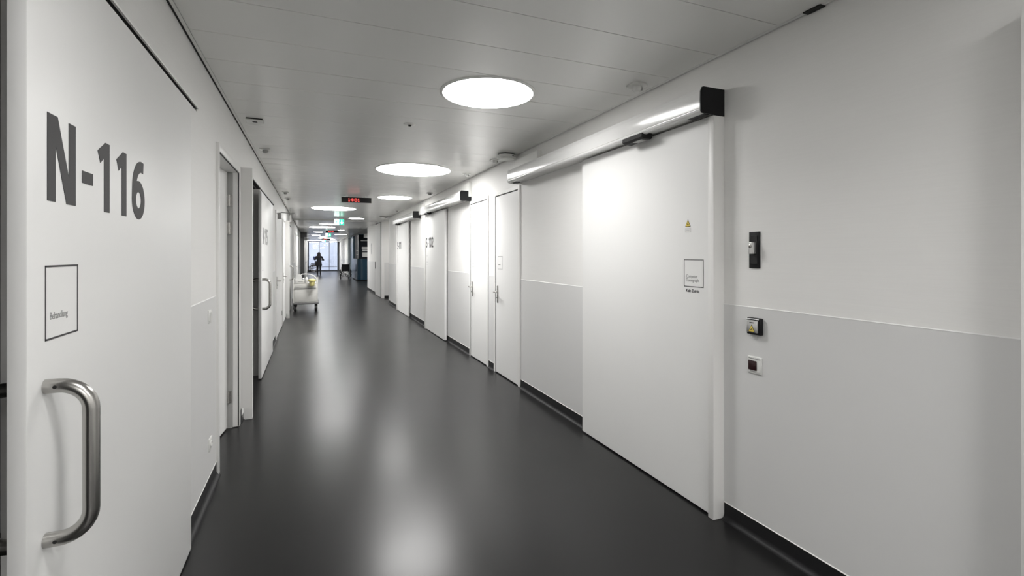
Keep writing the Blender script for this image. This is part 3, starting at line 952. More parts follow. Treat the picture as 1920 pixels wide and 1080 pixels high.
toggle('white power socket low on the wall between N-116 and the open door', 3.565, 0.295, True, True)

# key switch on the right wall
t = thing('key_switch', 'tall black plate with a steel key switch on the right wall', 'key switch', (XR, 1.857, 1.53))
g = G(); g.box(XR - 0.007, XR, 1.824, 1.890, 1.431, 1.624, 0.002, 2); obj('plate', g, M_BLACK, t)
g = G(); g.box(XR - 0.0105, XR - 0.006, 1.8365, 1.8775, 1.452, 1.605, 0.002); obj('inlay', g, M_GASKET, t)
g = G(); g.box(XR - 0.038, XR - 0.009, 1.842, 1.869, 1.506, 1.568, 0.003, 2); c = obj('lock_body', g, M_ALU, t)
g = G(); g.lathe([(0.0095, 0), (0.0095, 0.003), (0.008, 0.004), (0.0, 0.004)], 20, axis='z'); g.xf(Matrix.Translation((XR - 0.038, 1.8555, 1.547)) @ Matrix.Rotation(-PI / 2, 4, 'Y')); obj('keyhole', g, M_STEEL, c)
g = G(); g.box(XR - 0.043, XR - 0.0418, 1.8545, 1.8565, 1.541, 1.553); obj('key_slot', g, M_GASKET, c, smooth=0)

# X-ray button under its steel flap
t = thing('radiation_button', 'black boxed push button with steel flap and yellow radiation sign', 'button', (XR, 1.846, 1.125))
g = G(); g.box(XR - 0.026, XR - 0.003, 1.802, 1.890, 1.080, 1.169, 0.006, 3); obj('housing', g, M_BLACK, t)
g = G(); g.box(XR - 0.034, XR - 0.025, 1.816, 1.884, 1.0915, 1.157, 0.003, 2); fl = obj('flap', g, M_ALU, t)
g = G(); g.box(XR - 0.030, XR - 0.0255, 1.812, 1.886, 1.1605, 1.165, 0.001); obj('hinge_strip', g, M_REFL, t)
radiation_sign(on_right(XR - 0.0342, 1.850, 1.0945), 0.042, fl)
g = G(); tt = G()
for i in range(4): tt.box(-0.013 + i * 0.0068, -0.0075 + i * 0.0068, 0, 0.005, 0, 0.0006)
g.add_mesh(tt.mesh('t', M_INK, 0), on_right(XR - 0.0342, 1.850, 1.1415)); obj('flap_print', g, M_INK, fl, smooth=0)
lb = thing('notice_label', 'tiny white framed label stuck under the radiation button', 'label', (XR, 1.86, 1.06))
small_label(on_right(XR - 0.0032, 1.8835, 1.053), 0.045, 0.028, lb, 3, 'label_card')

# red indicator
t = thing('indicator_lamp', 'white square wall indicator with a dark red lens below the button', 'indicator', (XR, 1.855, 0.916))
g = G()
A = [(0, 0), (0.086, 0), (0.086, 0.089), (0, 0.089)]
me_m = on_right(XR - 0.003, 1.898, 0.872)
tt = G(); tt.box(0, 0.086, 0, 0.089, 0, 0.006, 0.002, 2); tt.prism([(0.004, 0.005), (0.076, 0.011), (0.072, 0.085), (0.005, 0.086)], 'z', 0.004, 0.0075); g.add_mesh(tt.mesh('t', M_WPLAST), me_m)
obj('frame', g, M_WPLAST, t)
g = G(); tt = G(); tt.box(0.008, 0.060, 0.017, 0.068, 0.006, 0.012, 0.003, 2); g.add_mesh(tt.mesh('t', M_REDL), me_m); obj('lens', g, M_REDL, t)
g = G(); tt = G(); x = 0.010
for q in (0.004, 0.002, 0.009, 0.012, 0.008, 0.010, 0.012): tt.box(x, x + q, 0.077, 0.0805, 0.006, 0.0082); x += q + 0.0022
x = 0.018
for q in (0.010, 0.006, 0.012): tt.box(x, x + q, 0.0095, 0.0118, 0.006, 0.0082); x += q + 0.002
g.add_mesh(tt.mesh('t', M_INK, 0), me_m); o = obj('print', g, M_INKL, t, smooth=0); o['kind'] = 'stuff'

# ================================================================== CEILING DETECTORS
def pir(x, y, label, dark=False, s=0.055, hex_plate=True, low=0.045):
    t = thing('motion_detector', label, 'detector', (x, y, H), 'ceiling detectors')
    g = G()
    if hex_plate:
        c = s * 0.45
        g.prism([(-s + c, -s), (s - c, -s), (s, -s + c), (s, s - c), (s - c, s), (-s + c, s), (-s, s - c), (-s, -s + c)], 'z', -0.010, 0.001)
    else:
        g.box(-s, s, -s, s, -0.010, 0.001, 0.002)
    put('base_plate', g.mesh('base_plate', M_WPLAST, 30), t)
    g = G(); g.lathe([(0.0, -low), (s * 0.28, -low * 0.96), (s * 0.44, -low * 0.78), (s * 0.5, -low * 0.5), (s * 0.5, -0.008)], 16)
    put('dome', g.mesh('dome', M_GPLAST if dark else M_WPLAST, 50), t)
    g = G(); g.box(s * 0.12, s * 0.56, -s * 0.35, s * 0.35, -low * 0.82, -low * 0.30, 0.004, 2)
    put('lens', g.mesh('lens', M_GPLAST, 30), t)
pir(2.015, 2.66, 'white motion detector on the ceiling near the near end of the long operator box', s=0.06)
pir(2.02, 5.40, 'white motion detector hung just beyond the octagonal white unit', s=0.055)
pir(2.005, 6.50, 'white motion detector above the first narrow white door', s=0.055)
pir(2.0, 8.80, 'grey looking ceiling detector above the middle of the S-102 operator', True)
pir(2.0, 12.6, 'grey looking ceiling detector above the S-101 operator', True)
pir(-0.481, 5.82, 'ceiling detector with cube sensor above the half open N-115 door', True, s=0.05, hex_plate=False)
pir(-0.468, 9.66, 'nearer of two neighbouring detectors on the ceiling above the door with closer', True)
pir(-0.474, 10.70, 'farther of two neighbouring detectors on the ceiling above the door with closer', True)
t = thing('motion_detector', 'flat grey detector at the far right ceiling corner before the side passage', 'detector', (1.97, 14.8, H), 'ceiling detectors')
g = G(); g.box(-0.13, 0.12, -0.05, 0.05, -0.022, 0.001, 0.004); put('base_plate', g.mesh('base_plate', M_GPLAST), t)
g = G(); g.lathe([(0.0, -0.05), (0.025, -0.045), (0.03, -0.02)], 12, (0.05, 0, 0)); put('dome', g.mesh('dome', M_GPLAST, 60), t)
# open square ceiling hatch with dark gap
t = thing('ceiling_hatch', 'small square white ceiling plate with a black slot and hole, near the left wall', 'ceiling fitting', (-0.455, 4.585, H))
g = G(); g.box(-0.062, 0.062, -0.062, 0.062, -0.004, 0.001); put('gap', g.mesh('gap', M_GASKET, 0), t)
g = G(); g.box(-0.065, 0.065, -0.065, 0.065, -0.0175, -0.009, 0.002); put('plate', g.mesh('plate', M_WPLAST), t)
g = G(); g.box(-0.018, 0.018, -0.022, 0.014, -0.0185, -0.0172); put('hole', g.mesh('hole', M_GASKET, 0), t)
g = G(); g.box(-0.01, 0.01, -0.01, 0.01, -0.01, 0.0); put('spacer', g.mesh('spacer', M_GASKET, 0), t)
# round ceiling nozzle in the middle
t = thing('ceiling_nozzle', 'small round white ceiling nozzle with dark centre between the first two lamps', 'nozzle', (0.78, 4.215, H))
g = G(); g.lathe([(0.052, 0.001), (0.052, -0.003), (0.044, -0.007), (0.022, -0.009), (0.018, -0.002)], 32); put('flange', g.mesh('flange', M_WPLAST, 40), t)
g = G(); g.lathe([(0.012, 0.0), (0.012, -0.018), (0.0, -0.02)], 16); put('nozzle_tip', g.mesh('nozzle_tip', M_GASKET, 40), t)
# octagonal white radar unit
t = thing('ceiling_radar', 'octagonal white unit on the ceiling edge above the end of the long operator box', 'ceiling unit', (2.03, 5.06, H), )
def octo(s, c): return [(-s + c, -s), (s - c, -s), (s, -s + c), (s, s - c), (s - c, s), (-s + c, s), (-s, s - c), (-s, -s + c)]
g = G(); g.prism(octo(0.085, 0.045), 'z', -0.014, 0.001); put('mount', g.mesh('mount', M_GASKET, 0), t)
g = G(); g.prism(octo(0.1, 0.05), 'z', -0.045, -0.014); put('body', g.mesh('body', M_WPLAST, 0), t)
g = G(); g.prism(octo(0.08, 0.04), 'z', -0.062, -0.045); put('face', g.mesh('face', M_WPLAST, 0), t)
g = G(); g.lathe([(0.008, 0), (0.008, 0.002)], 12, (0.04, -0.1015, -0.03), 'y'); put('eye', g.mesh('eye', M_GASKET), t)

# ================================================================== CLOCK DISPLAYS AND EXIT SIGNS
DOT = {'1': ['00100', '01100', '00100', '00100', '00100', '00100', '01110'], '4': ['00010', '00110', '01010', '10010', '11111', '00010', '00010'],
       ':': ['000', '010', '010', '000', '010', '010', '000'], '3': ['11110', '00001', '00001', '01110', '00001', '00001', '11110']}
def clock(x0, x1, y, z0, z1, label):
    t = thing('clock_display', label, 'clock', ((x0 + x1) / 2, y, z0), 'red digit clock displays')
    g = G(); g.box(x0, x1, y, y + 0.07, z0, z1, 0.003); obj('case', g, M_GASKET, t)
    g = G()
    e = 0.004
    g.box(x0 - e, x0, y - 0.001, y + 0.071, z0 - e, z1 + e); g.box(x1, x1 + e, y - 0.001, y + 0.071, z0 - e, z1 + e)
    g.box(x0, x1, y - 0.001, y + 0.071, z1, z1 + e); g.box(x0, x1, y - 0.001, y + 0.071, z0 - e, z0)
    obj('bezel', g, M_GPLAST, t, smooth=0)
    g = G(); p = (z1 - z0) * 0.62 / 7
    x = x0 + (x1 - x0) * 0.21
    for ch in '14:31':
        rows = DOT[ch]
        for r, row in enumerate(rows):
            for c, b in enumerate(row):
                if b == '1':
                    zz = z0 + (z1 - z0) * 0.81 - (r + 1) * p
                    g.box(x + c * p + p * .04, x + c * p + p * 0.96, y - 0.002, y + 0.001, zz + p * .04, zz + p * 0.96)
        x += (len(rows[0]) + 0.6) * p
    obj('digits', g, M_LED, t, smooth=0)
    for xx in (x0 + 0.1, x1 - 0.1):
        g = G(); g.tube([(xx, y + 0.035, z1), (xx, y + 0.035, H)], 0.007, 8); obj('hanger', g, M_ALU, t)
clock(0.50, 1.045, 9.65, 2.50, 2.597, 'nearest black clock display reading 14:31 in red')
clock(0.52, 1.06, 23.0, 2.485, 2.585, 'second black clock display, between the exit signs')
clock(0.54, 1.08, 34.6, 2.49, 2.585, 'farthest black clock display, close to the glass doors')
def exit_sign(x0, x1, y, z0, z1, label):
    t = thing('exit_sign', label, 'exit sign', ((x0 + x1) / 2, y, z0), 'lit exit signs')
    xm = x0 + (x1 - x0) * 0.48
    g = G(); g.box(x0 - .005, x1 + .005, y, y + 0.05, z0 - .005, z1 + .005, 0.003); obj('case', g, M_WPLAST, t)
    g = G(); g.box(x0, xm, y - 0.002, y, z0, z1); obj('panel', g, M_XWHITE, t, smooth=0)
    g = G(); g.box(xm + 0.004, x1, y - 0.002, y, z0, z1); obj('panel', g, M_GREEN, t, smooth=0)
    w, h = xm - x0, z1 - z0
    M = on_front(x0, y - 0.0022, z0)
    tt = G()                                   # running figure
    ribbon(tt, [(w * .55, h * .66), (w * .48, h * .42)], w * .17, False, 0.001)
    ribbon(tt, [(w * .48, h * .42), (w * .62, h * .30), (w * .55, h * .12)], w * .10, False, 0.001)
    ribbon(tt, [(w * .48, h * .42), (w * .36, h * .26), (w * .20, h * .22)], w * .10, False, 0.001)
    ribbon(tt, [(w * .55, h * .64), (w * .70, h * .52), (w * .80, h * .58)], w * .08, False, 0.001)
    ribbon(tt, [(w * .55, h * .64), (w * .36, h * .60), (w * .30, h * .46)], w * .08, False, 0.001)
    tt.prism(arc(w * .60, h * .78, w * .09, w * .09, 0, 360, 12)[:-1], 'z', 0, 0.001)
    g = G(); g.add_mesh(tt.mesh('t', M_GREEN, 0), M); obj('pictogram', g, M_GREEN, t, smooth=0)
    w2 = x1 - xm; M = on_front(xm + 0.004, y - 0.0022, z0)
    tt = G(); tt.prism([(w2 * .42, h * .85), (w2 * .58, h * .85), (w2 * .58, h * .45), (w2 * .82, h * .45), (w2 * .5, h * .12), (w2 * .18, h * .45), (w2 * .42, h * .45)], 'z', 0, 0.001)
    g = G(); g.add_mesh(tt.mesh('t', M_XWHITE, 0), M); obj('arrow', g, M_XWHITE, t, smooth=0)
    for xx in (x0 + 0.06, x1 - 0.06):
        g = G(); g.tube([(xx, y + 0.025, z1), (xx, y + 0.025, H)], 0.005, 8); obj('hanger', g, M_ALU, t)
exit_sign(0.60, 0.875, 15.5, 2.40, 2.575, 'nearest green and white lit exit sign under the ceiling')
exit_sign(0.60, 0.86, 26.5, 2.42, 2.585, 'middle lit exit sign, just beyond the second clock')
exit_sign(0.62, 0.87, 38.0, 2.43, 2.59, 'farthest lit exit sign before the glass doors')

# ================================================================== DARK PORTAL ON THE LEFT
g = G()
g.box(XL - 0.12, -0.43, 27.26, 27.72, 0.0, 2.40, 0.006); g.box(XL - 0.12, -0.44, 27.30, 27.72, 2.40, 2.72)
struct('trim_1', g, M_DGREY)
g = G(); g.box(XL - 0.1, -0.30, 27.22, 27.75, 2.41, 2.66, 0.006); struct('trim_2', g, M_DGREY)
g = G(); g.box(-0.44, -0.30, 29.3, 29.5, 2.30, 2.44, 0.006); t = obj('door_closer', g, M_WPLAST); tag(t, 'white box closer high on the wall beyond the dark portal', 'door closer')
g = G(); g.tube([(-0.31, 29.4, 2.35), (-0.27, 29.4, 2.42), (-0.22, 29.4, 2.40)], 0.012, 8); obj('arm', g, M_GPLAST, t)

# ================================================================== RECEPTION ON THE RIGHT
t = thing('reception_booth', 'dark blue reception booth with rounded corner and black windows', 'reception', (2.6, 28.3, 0))
def booth_outline(x0, y0, y1, x1, r):
    return [(x1, y0), (x0 + r, y0)] + [(x0 + r - r * math.sin(PI / 2 * i / 8), y0 + r - r * math.cos(PI / 2 * i / 8)) for i in range(1, 9)] + [(x0, y1), (x1, y1)]
g = G(); g.prism(booth_outline(2.30, 28.3, 31.4, 5.9, 0.30), 'z', 0.06, 1.25); obj('counter', g, M_NAVY, t, smooth=40)
g = G(); g.prism(booth_outline(2.33, 28.34, 31.4, 5.9, 0.30), 'z', 0.0, 0.06); obj('plinth', g, M_BASE, t, smooth=40)
g = G(); g.prism(booth_outline(2.28, 28.28, 31.4, 5.9, 0.31), 'z', 1.25, 1.275); obj('worktop', g, M_NAVYD, t, smooth=40)
g = G(); g.box(2.30, 2.42, 31.4, 34.05, 0.0, 2.70, 0.01); obj('side_panel', g, M_NAVYSHEEN, t)
g = G(); g.prism(booth_outline(2.39, 28.42, 31.4, 5.9, 0.03), 'z', 1.275, 2.60); obj('dark_window_block', g, M_NAVYD, t, smooth=40)  # opaque dark block paints the unlit inside behind the windows
g = G(); g.prism(booth_outline(2.32, 28.32, 31.4, 5.9, 0.30), 'z', 2.60, 2.64); obj('soffit', g, M_NAVY, t, smooth=40)
g = G(); g.tube([(2.36, 28.45, 1.275), (2.36, 28.45, 2.60)], 0.022, 10); obj('window_post', g, M_ALU, t)
g = G(); g.box(2.50, 3.2, 28.30, 28.40, 2.26, 2.30, 0.003); obj('white_shelf', g, M_WPLAST, t)  # plain white bar
for x0, x1, z0, z1 in ((2.56, 2.9, 1.80, 1.93), (2.58, 2.9, 1.68, 1.77), (2.58, 2.9, 1.36, 1.62)):
    g = G(); g.box(x0, x1, 28.36, 28.42, z0, z1, 0.004)
    o = obj('notice_card', g, M_WPLAST, t)
for z in (1.68, 1.46):
    g = G(); g.box(2.28, 2.335, 28.47, 28.50, z, z + 0.07, 0.003); obj('note_card', g, M_WPLAST, t)
g = G(); g.box(2.62, 2.86, 27.6, 28.0, 2.42, H, 0.004); t = obj('ceiling_box', g, M_WPLAST); tag(t, 'white box under the ceiling in front of the reception', 'box')

# pilasters in the far right wall
for n, (a, b) in enumerate(((35.0, 35.3), (38.6, 38.9), (42.6, 42.9))):
    g = G(); g.box(XR - 0.03, XR, a, b, 0, 2.70); struct('trim_%d' % (n + 3), g, M_FRAME, smooth=0)

# ================================================================== GLASS FRONT
t = thing('door_20', 'glass sliding doors with dark frames closing the far end of the corridor', 'glass door', (0.85, YE, 0), kind='structure')
gx0, gx1 = -0.44, 2.17
xs = [gx0, 0.555, 1.335, gx1]
g = G()
g.box(gx0, gx0 + 0.10, YE, YE + 0.08, 0, 2.66); g.box(gx1 - 0.15, gx1, YE - 0.25, YE + 0.08, 0, 2.66)
g.box(gx0, gx1, YE, YE + 0.08, 0, 0.10); g.box(gx0, gx1, YE, YE + 0.08, 2.60, 2.70)
obj('door_frame', g, M_DFRAME, t, smooth=0)
for x, w in ((xs[1], 0.025), (xs[2], 0.05)):
    g = G(); g.box(x - w / 2, x + w / 2, YE, YE + 0.06, 0.1, 2.60); obj('mullion', g, M_DFRAME, t, smooth=0)
for a, b in zip(xs, xs[1:]):
    g = G(); g.box(a + 0.03, b - 0.03, YE + 0.028, YE + 0.036, 0.10, 2.60); obj('pane', g, M_GLASS, t, smooth=0)
    g = G(); g.poly([(a + 0.03, YE + 0.040, 1.33), (b - 0.03, YE + 0.040, 1.33), (b - 0.03, YE + 0.040, 1.52), (a + 0.03, YE + 0.040, 1.52)]); obj('visibility_band', g, M_BAND, t, smooth=0)
g = G(); g.box(xs[1] + 0.03, gx1 - 0.16, YE + 0.06, YE + 0.075, 0.36, 0.40); obj('push_rail', g, M_DFRAME, t, smooth=0)
# outside: pale forecourt and facade
g = G(); g.box(-6, 9, YE + 0.06, 60, -0.15, -0.01); struct('ground_outside', g, M_PAVE, smooth=0)
g = G(); g.box(-6, 9, 51.0, 51.3, -0.1, 6.0); struct('wall_outside', g, M_FACADE, smooth=0)

# ================================================================== WHEELCHAIRS
def wheelchair(loc, rz, label):
    """built facing +Y: back towards -Y, origin on the floor under the seat"""
    t = thing('wheelchair', label, 'wheelchair', loc, 'folding wheelchairs', rz=rz)
    def part(name, g, m, parent=None, smooth=40):
        return put(name, g.mesh(name, m, smooth), parent or t)
    g = G(); n = 7                                     # sagging fabric back
    for i in range(n):
        x0, x1 = -0.21 + 0.42 * i / n, -0.21 + 0.42 * (i + 1) / n
        s0, s1 = [0.03 * (1 - (2 * abs(x) / 0.42) ** 2) for x in (x0, x1)]
        g.prism([(x0, -0.20 - s0), (x1, -0.20 - s1), (x1, -0.185 - s1), (x0, -0.185 - s0)], 'z', 0.50, 0.90)
    part('backrest', g, M_FABRIC)
    g = G(); g.box(-0.21, 0.21, -0.20, 0.22, 0.475, 0.515, 0.015, 2); part('seat', g, M_FABRIC)
    for s in (-1, 1):
        x = s * 0.22
        g = G(); g.tube([(x, -0.36, 0.925), (x, -0.30, 0.94), (x, -0.24, 0.935), (x, -0.205, 0.88), (x, -0.20, 0.30)], 0.012, 8)
        g.tube([(x, -0.20, 0.50), (x, 0.24, 0.50), (x, 0.30, 0.44), (x, 0.36, 0.16)], 0.012, 8)
        g.tube([(x, -0.20, 0.32), (x, 0.26, 0.26), (x, 0.26, 0.48)], 0.011, 8)
        fr = part('side_frame', g, M_FABRIC)
        g = G(); g.tube([(x, -0.37, 0.923), (x, -0.27, 0.942)], 0.019, 10); part('push_handle', g, M_RUBBER)
        g = G(); g.box(x - 0.022, x + 0.022, -0.16, 0.12, 0.705, 0.735, 0.008, 2); g.tube([(x, -0.18, 0.70), (x, 0.1, 0.70), (x, 0.14, 0.66), (x, 0.14, 0.50)], 0.010, 8); part('armrest', g, M_FABRIC)
        g = G(); xc = s * 0.29
        g.tube([(xc, -0.08 + 0.29 * math.cos(2 * PI * k / 32), 0.303 + 0.29 * math.sin(2 * PI * k / 32)) for k in range(32)], 0.019, 8, closed=True)
        w = part('wheel', g, M_RUBBER)
        g = G()
        g.tube([(xc, -0.08 + 0.272 * math.cos(2 * PI * k / 32), 0.303 + 0.272 * math.sin(2 * PI * k / 32)) for k in range(32)], 0.009, 6, closed=True)
        for k in range(12):
            a = 2 * PI * k / 12
            g.tube([(xc + 0.015 * (-1) ** k, -0.08, 0.303), (xc, -0.08 + 0.27 * math.cos(a), 0.303 + 0.27 * math.sin(a))], 0.0025, 4)
        g.tube([(xc - 0.04, -0.08, 0.303), (xc + 0.04, -0.08, 0.303)], 0.022, 10)
        part('rim', g, M_CHROME, w)
        g = G(); xr = s * 0.325
        g.tube([(xr, -0.08 + 0.255 * math.cos(2 * PI * k / 32), 0.303 + 0.255 * math.sin(2 * PI * k / 32)) for k in range(32)], 0.009, 6, closed=True)
        part('hand_rim', g, M_CHROME, w)
        g = G(); g.box(xr - 0.02, xr + 0.03, -0.385, -0.37, 0.33, 0.39, 0.004); part('reflector', g, M_REFL, w)
        g = G(); g.lathe([(0.055, -0.015), (0.07, -0.012), (0.07, 0.012), (0.055, 0.015)], 20, (s * 0.20, 0.30, 0.075), 'x')
        c = part('caster', g, M_RUBBER)
        g = G(); g.tube([(s * 0.20 + 0.022, 0.30, 0.075), (s * 0.20 + 0.022, 0.27, 0.17), (s * 0.22, 0.26, 0.27)], 0.008, 6); part('fork', g, M_CHROME, c)
        g = G(); g.box(min(s * 0.04, s * 0.19), max(s * 0.04, s * 0.19), 0.36, 0.48, 0.13, 0.145, 0.004); part('footrest', g, M_FABRIC)
        g = G(); g.tube([(-s * 0.21, 0.0, 0.20), (s * 0.21, 0.0, 0.47)], 0.011, 8); part('cross_brace', g, M_FABRIC)
    return t
wheelchair((1.815, 30.75, 0), 0, 'empty black wheelchair seen from behind, beside the blue reception')
wheelchair((0.02, 44.75, 0), math.radians(80), 'black wheelchair parked sideways before the glass, partly behind the person')
wheelchair((-0.05, 45.6, 0), math.radians(90), 'second parked wheelchair tight against the glass at the left end')

# ================================================================== TROLLEY WITH DEVICE AND BIN
CX, CY = -0.185, 13.85      # middle of the near face
t = thing('trolley', 'white medical trolley on black castors by the left wall', 'trolley', (CX, CY + 0.4, 0))
cw = 0.285; CD = 0.78
g = G(); g.box(CX - cw, CX + cw, CY, CY + CD, 0.22, 0.725, 0.008, 2); body = obj('cabinet', g, M_CART, t)
g = G(); g.box(CX - cw + 0.02, CX + cw - 0.03, CY - 0.012, CY, 0.245, 0.590, 0.004, 2); obj('front_panel', g, M_CART, t)
g = G(); g.box(CX - cw + 0.02, CX + cw - 0.03, CY - 0.012, CY, 0.632, 0.715, 0.004, 2); obj('drawer_front', g, M_CART, t)
g = G(); g.box(CX - cw + 0.015, CX + cw - 0.02, CY - 0.030, CY - 0.004, 0.597, 0.624, 0.004, 2); obj('norm_rail', g, M_GPLAST, t)
g = G(); g.box(CX - cw - 0.035, CX + cw + 0.045, CY - 0.035, CY + CD + 0.03, 0.180, 0.222, 0.012, 2); obj('bumper', g, M_BUMP, t)
g = G(); g.box(CX - cw - 0.006, CX + cw + 0.006, CY - 0.006, CY + CD + 0.006, 0.725, 0.734, 0.003, 2); obj('top_tray', g, M_CART, t)
for sx in (-1, 1):
    x = CX + sx * (cw + 0.008)
    g = G(); g.box(x - 0.012, x + 0.012, CY - 0.004, CY + 0.03, 0.222, 0.87, 0.005, 2); obj('corner_post', g, M_CART, t)
    g = G(); g.ball((x, CY + 0.012, 0.885), 0.02, 12, 8); obj('knob', g, M_GPLAST, t)
    g = G(); g.tube([(x, CY + 0.02, 0.845), (x, CY + CD - 0.05, 0.845), (x, CY + CD - 0.03, 0.72)], 0.010, 8); obj('side_rail', g, M_ALU, t)
g = G(); pp = [(CX - 0.16, CY + 0.32, 0.73), (CX - 0.14, CY + 0.32, 0.93), (CX - 0.08, CY + 0.32, 0.972), (CX + 0.06, CY + 0.32, 0.972), (CX + 0.15, CY + 0.32, 0.95), (CX + 0.215, CY + 0.32, 0.91), (CX + cw - 0.01, CY + 0.32, 0.855), (CX + cw - 0.005, CY + 0.32, 0.73)]
g.tube(pp, 0.013, 10); obj('push_bar', g, M_WPLAST, t)
for sx in (-1, 1):
    for y in (CY + 0.03, CY + CD - 0.04):
        x = CX + sx * (cw - 0.025)
        g = G(); g.lathe([(0.045, -0.022), (0.068, -0.017), (0.068, 0.017), (0.045, 0.022)], 20, (x, y, 0.068), 'x'); c = obj('castor', g, M_RUBBER, t)
        g = G(); g.box(x - 0.036, x - 0.025, y - 0.03, y + 0.03, 0.055, 0.17, 0.003); g.box(x + 0.025, x + 0.036, y - 0.03, y + 0.03, 0.055, 0.17, 0.003); g.box(x - 0.036, x + 0.036, y - 0.045, y + 0.045, 0.142, 0.181, 0.004); obj('fork', g, M_GASKET, c)
        g = G(); g.lathe([(0.018, -0.039), (0.018, 0.039)], 12, (x, y, 0.068), 'x'); obj('hub', g, M_GPLAST, c)
# device on the trolley
ZT = 0.735
t = thing('medical_device', 'white boxy device with rounded hood on top of the trolley', 'device', (CX - 0.14, CY, ZT))
g = G(); g.box(CX - 0.255, CX - 0.03, CY + 0.01, CY + 0.27, ZT, ZT + 0.098, 0.010, 2); obj('base_unit', g, M_DEV, t)
g = G(); g.box(CX - 0.245, CX - 0.04, CY + 0.004, CY + 0.011, ZT + 0.012, ZT + 0.086, 0.002); obj('front_plate', g, M_CART, t)
g = G(); g.box(CX - 0.185, CX - 0.065, CY + 0.001, CY + 0.0045, ZT + 0.040, ZT + 0.062, 0.001); obj('name_strip', g, M_GPLAST, t)
g = G()
pf = [(CX - 0.245, ZT + 0.096), (CX - 0.238, ZT + 0.17)] + [(CX - 0.165 + 0.07 * math.cos(math.radians(a)), ZT + 0.165 + 0.072 * math.sin(math.radians(a))) for a in range(165, -1, -15)] + [(CX - 0.092, ZT + 0.096)]
g.prism(pf, 'y', CY + 0.06, CY + 0.23); obj('hood', g, M_DEV, t, smooth=40)
g = G(); g.lathe([(0.034, 0), (0.036, 0.03), (0.028, 0.045), (0.012, 0.05), (0.0, 0.052)], 16, (CX - 0.055, CY + 0.10, ZT + 0.096)); obj('dial', g, M_ALU, t, smooth=50)
t = thing('bottle', 'white squat bottle between the device and the yellow bin on the trolley', 'bottle', (CX + 0.02, CY + 0.06, ZT))
bc = (CX + 0.022, CY + 0.06, ZT)
g = G(); g.lathe([(0.040, 0), (0.043, 0.004), (0.043, 0.10), (0.036, 0.135), (0.022, 0.15), (0.02, 0.155)], 20, bc); obj('body', g, M_DEV, t, smooth=50)
g = G(); g.lathe([(0.023, 0.154), (0.023, 0.172), (0.0, 0.175)], 16, bc); obj('cap', g, M_WPLAST, t, smooth=50)
# yellow bin hung on the front
bx, by = CX + 0.16, CY - 0.14
t = thing('sharps_bin', 'pale yellow tapered bin with a wide lid hung on the trolley front', 'bin', (bx, by, 0.68))
g = G(); g.lathe([(0.052, 0.672), (0.060, 0.680), (0.076, 0.795), (0.076, 0.81)], 24, (bx, by, 0)); obj('tub', g, M_YELB, t, smooth=50)
g = G(); g.lathe([(0.096, 0.802), (0.098, 0.806), (0.098, 0.838), (0.092, 0.843), (0.06, 0.845), (0.056, 0.857), (0.0, 0.858)], 24, (bx, by, 0)); obj('lid', g, M_YELB, t, smooth=40)
g = G(); g.box(bx - 0.03, bx + 0.03, by + 0.062, CY - 0.0121, 0.69, 0.71, 0.002); obj('holder', g, M_ALU, t)

# ================================================================== PERSON (walking away)
def skin_mesh(name, verts, edges, radii, m, levels=2, root=0):
    me = bpy.data.meshes.new(name)
    me.from_pydata(verts, edges, [])
    o = bpy.data.objects.new(name, me); COL.objects.link(o)
    md = o.modifiers.new('skin', 'SKIN'); md.use_smooth_shade = True
    for i, r in enumerate(radii):
        rr = r if isinstance(r, tuple) else (r, r)
        me.skin_vertices[0].data[i].radius = rr
    me.skin_vertices[0].data[root].use_root = True
    sd = o.modifiers.new('sub', 'SUBSURF'); sd.levels = levels; sd.render_levels = levels
    dg = bpy.context.evaluated_depsgraph_get()
    out = bpy.data.meshes.new_from_object(o.evaluated_get(dg))
    bpy.data.objects.remove(o)
    out.materials.clear(); out.materials.append(m); out.shade_smooth()
    return out
PXp, PYp = 0.405, 38.35
person = thing('person', 'person walking away in a long dark coat with dark hair and blue folder', 'person', (PXp, PYp, 0))
V = []; E = []; R = []
def v(p, r, link=None):
    V.append(p); R.append(r)
    if link is not None: E.append((link, len(V) - 1))
    return len(V) - 1
pel = v((0, 0, 0.88), (0.135, 0.105))
wst = v((0, 0.01, 1.04), (0.115, 0.088), pel)
cht = v((0, 0.0, 1.22), (0.135, 0.10), wst)
shc = v((0, 0.0, 1.34), (0.10, 0.075), cht)
nck = v((0, 0.01, 1.415), 0.050, shc)
hd0 = v((0, 0.02, 1.47), (0.062, 0.072), nck)
hd1 = v((0, 0.03, 1.54), (0.076, 0.092), hd0)
hd2 = v((0, 0.02, 1.605), (0.066, 0.080), hd1)
for s in (-1, 1):
    a = v((s * 0.17, 0.0, 1.325), 0.056, shc)
    if s < 0:
        e = v((-0.285, -0.02, 1.12), 0.043, a); w = v((-0.20, 0.19, 1.16), 0.030, e); hnd = v((-0.165, 0.26, 1.17), 0.028, w)
    else:
        e = v((0.315, -0.02, 1.085), 0.043, a); w = v((0.22, 0.17, 1.10), 0.030, e); hnd = v((0.18, 0.24, 1.11), 0.028, w)
    hp = v((s * 0.085, 0.0, 0.84), 0.088, pel)
    st = 0.10 if s < 0 else -0.08
    k = v((s * 0.085, st * 0.5 + 0.03, 0.47), 0.058, hp)
    an = v((s * 0.088, st - (0.05 if st < 0 else 0.0), 0.095), 0.037, k)
    tw = v((s * 0.095, st + 0.06, 0.045), 0.034, an)
    v((s * 0.10, st + 0.13, 0.032), 0.028, tw)
body = skin_mesh('body', V, E, R, M_SKIN)
put('body', body, person)
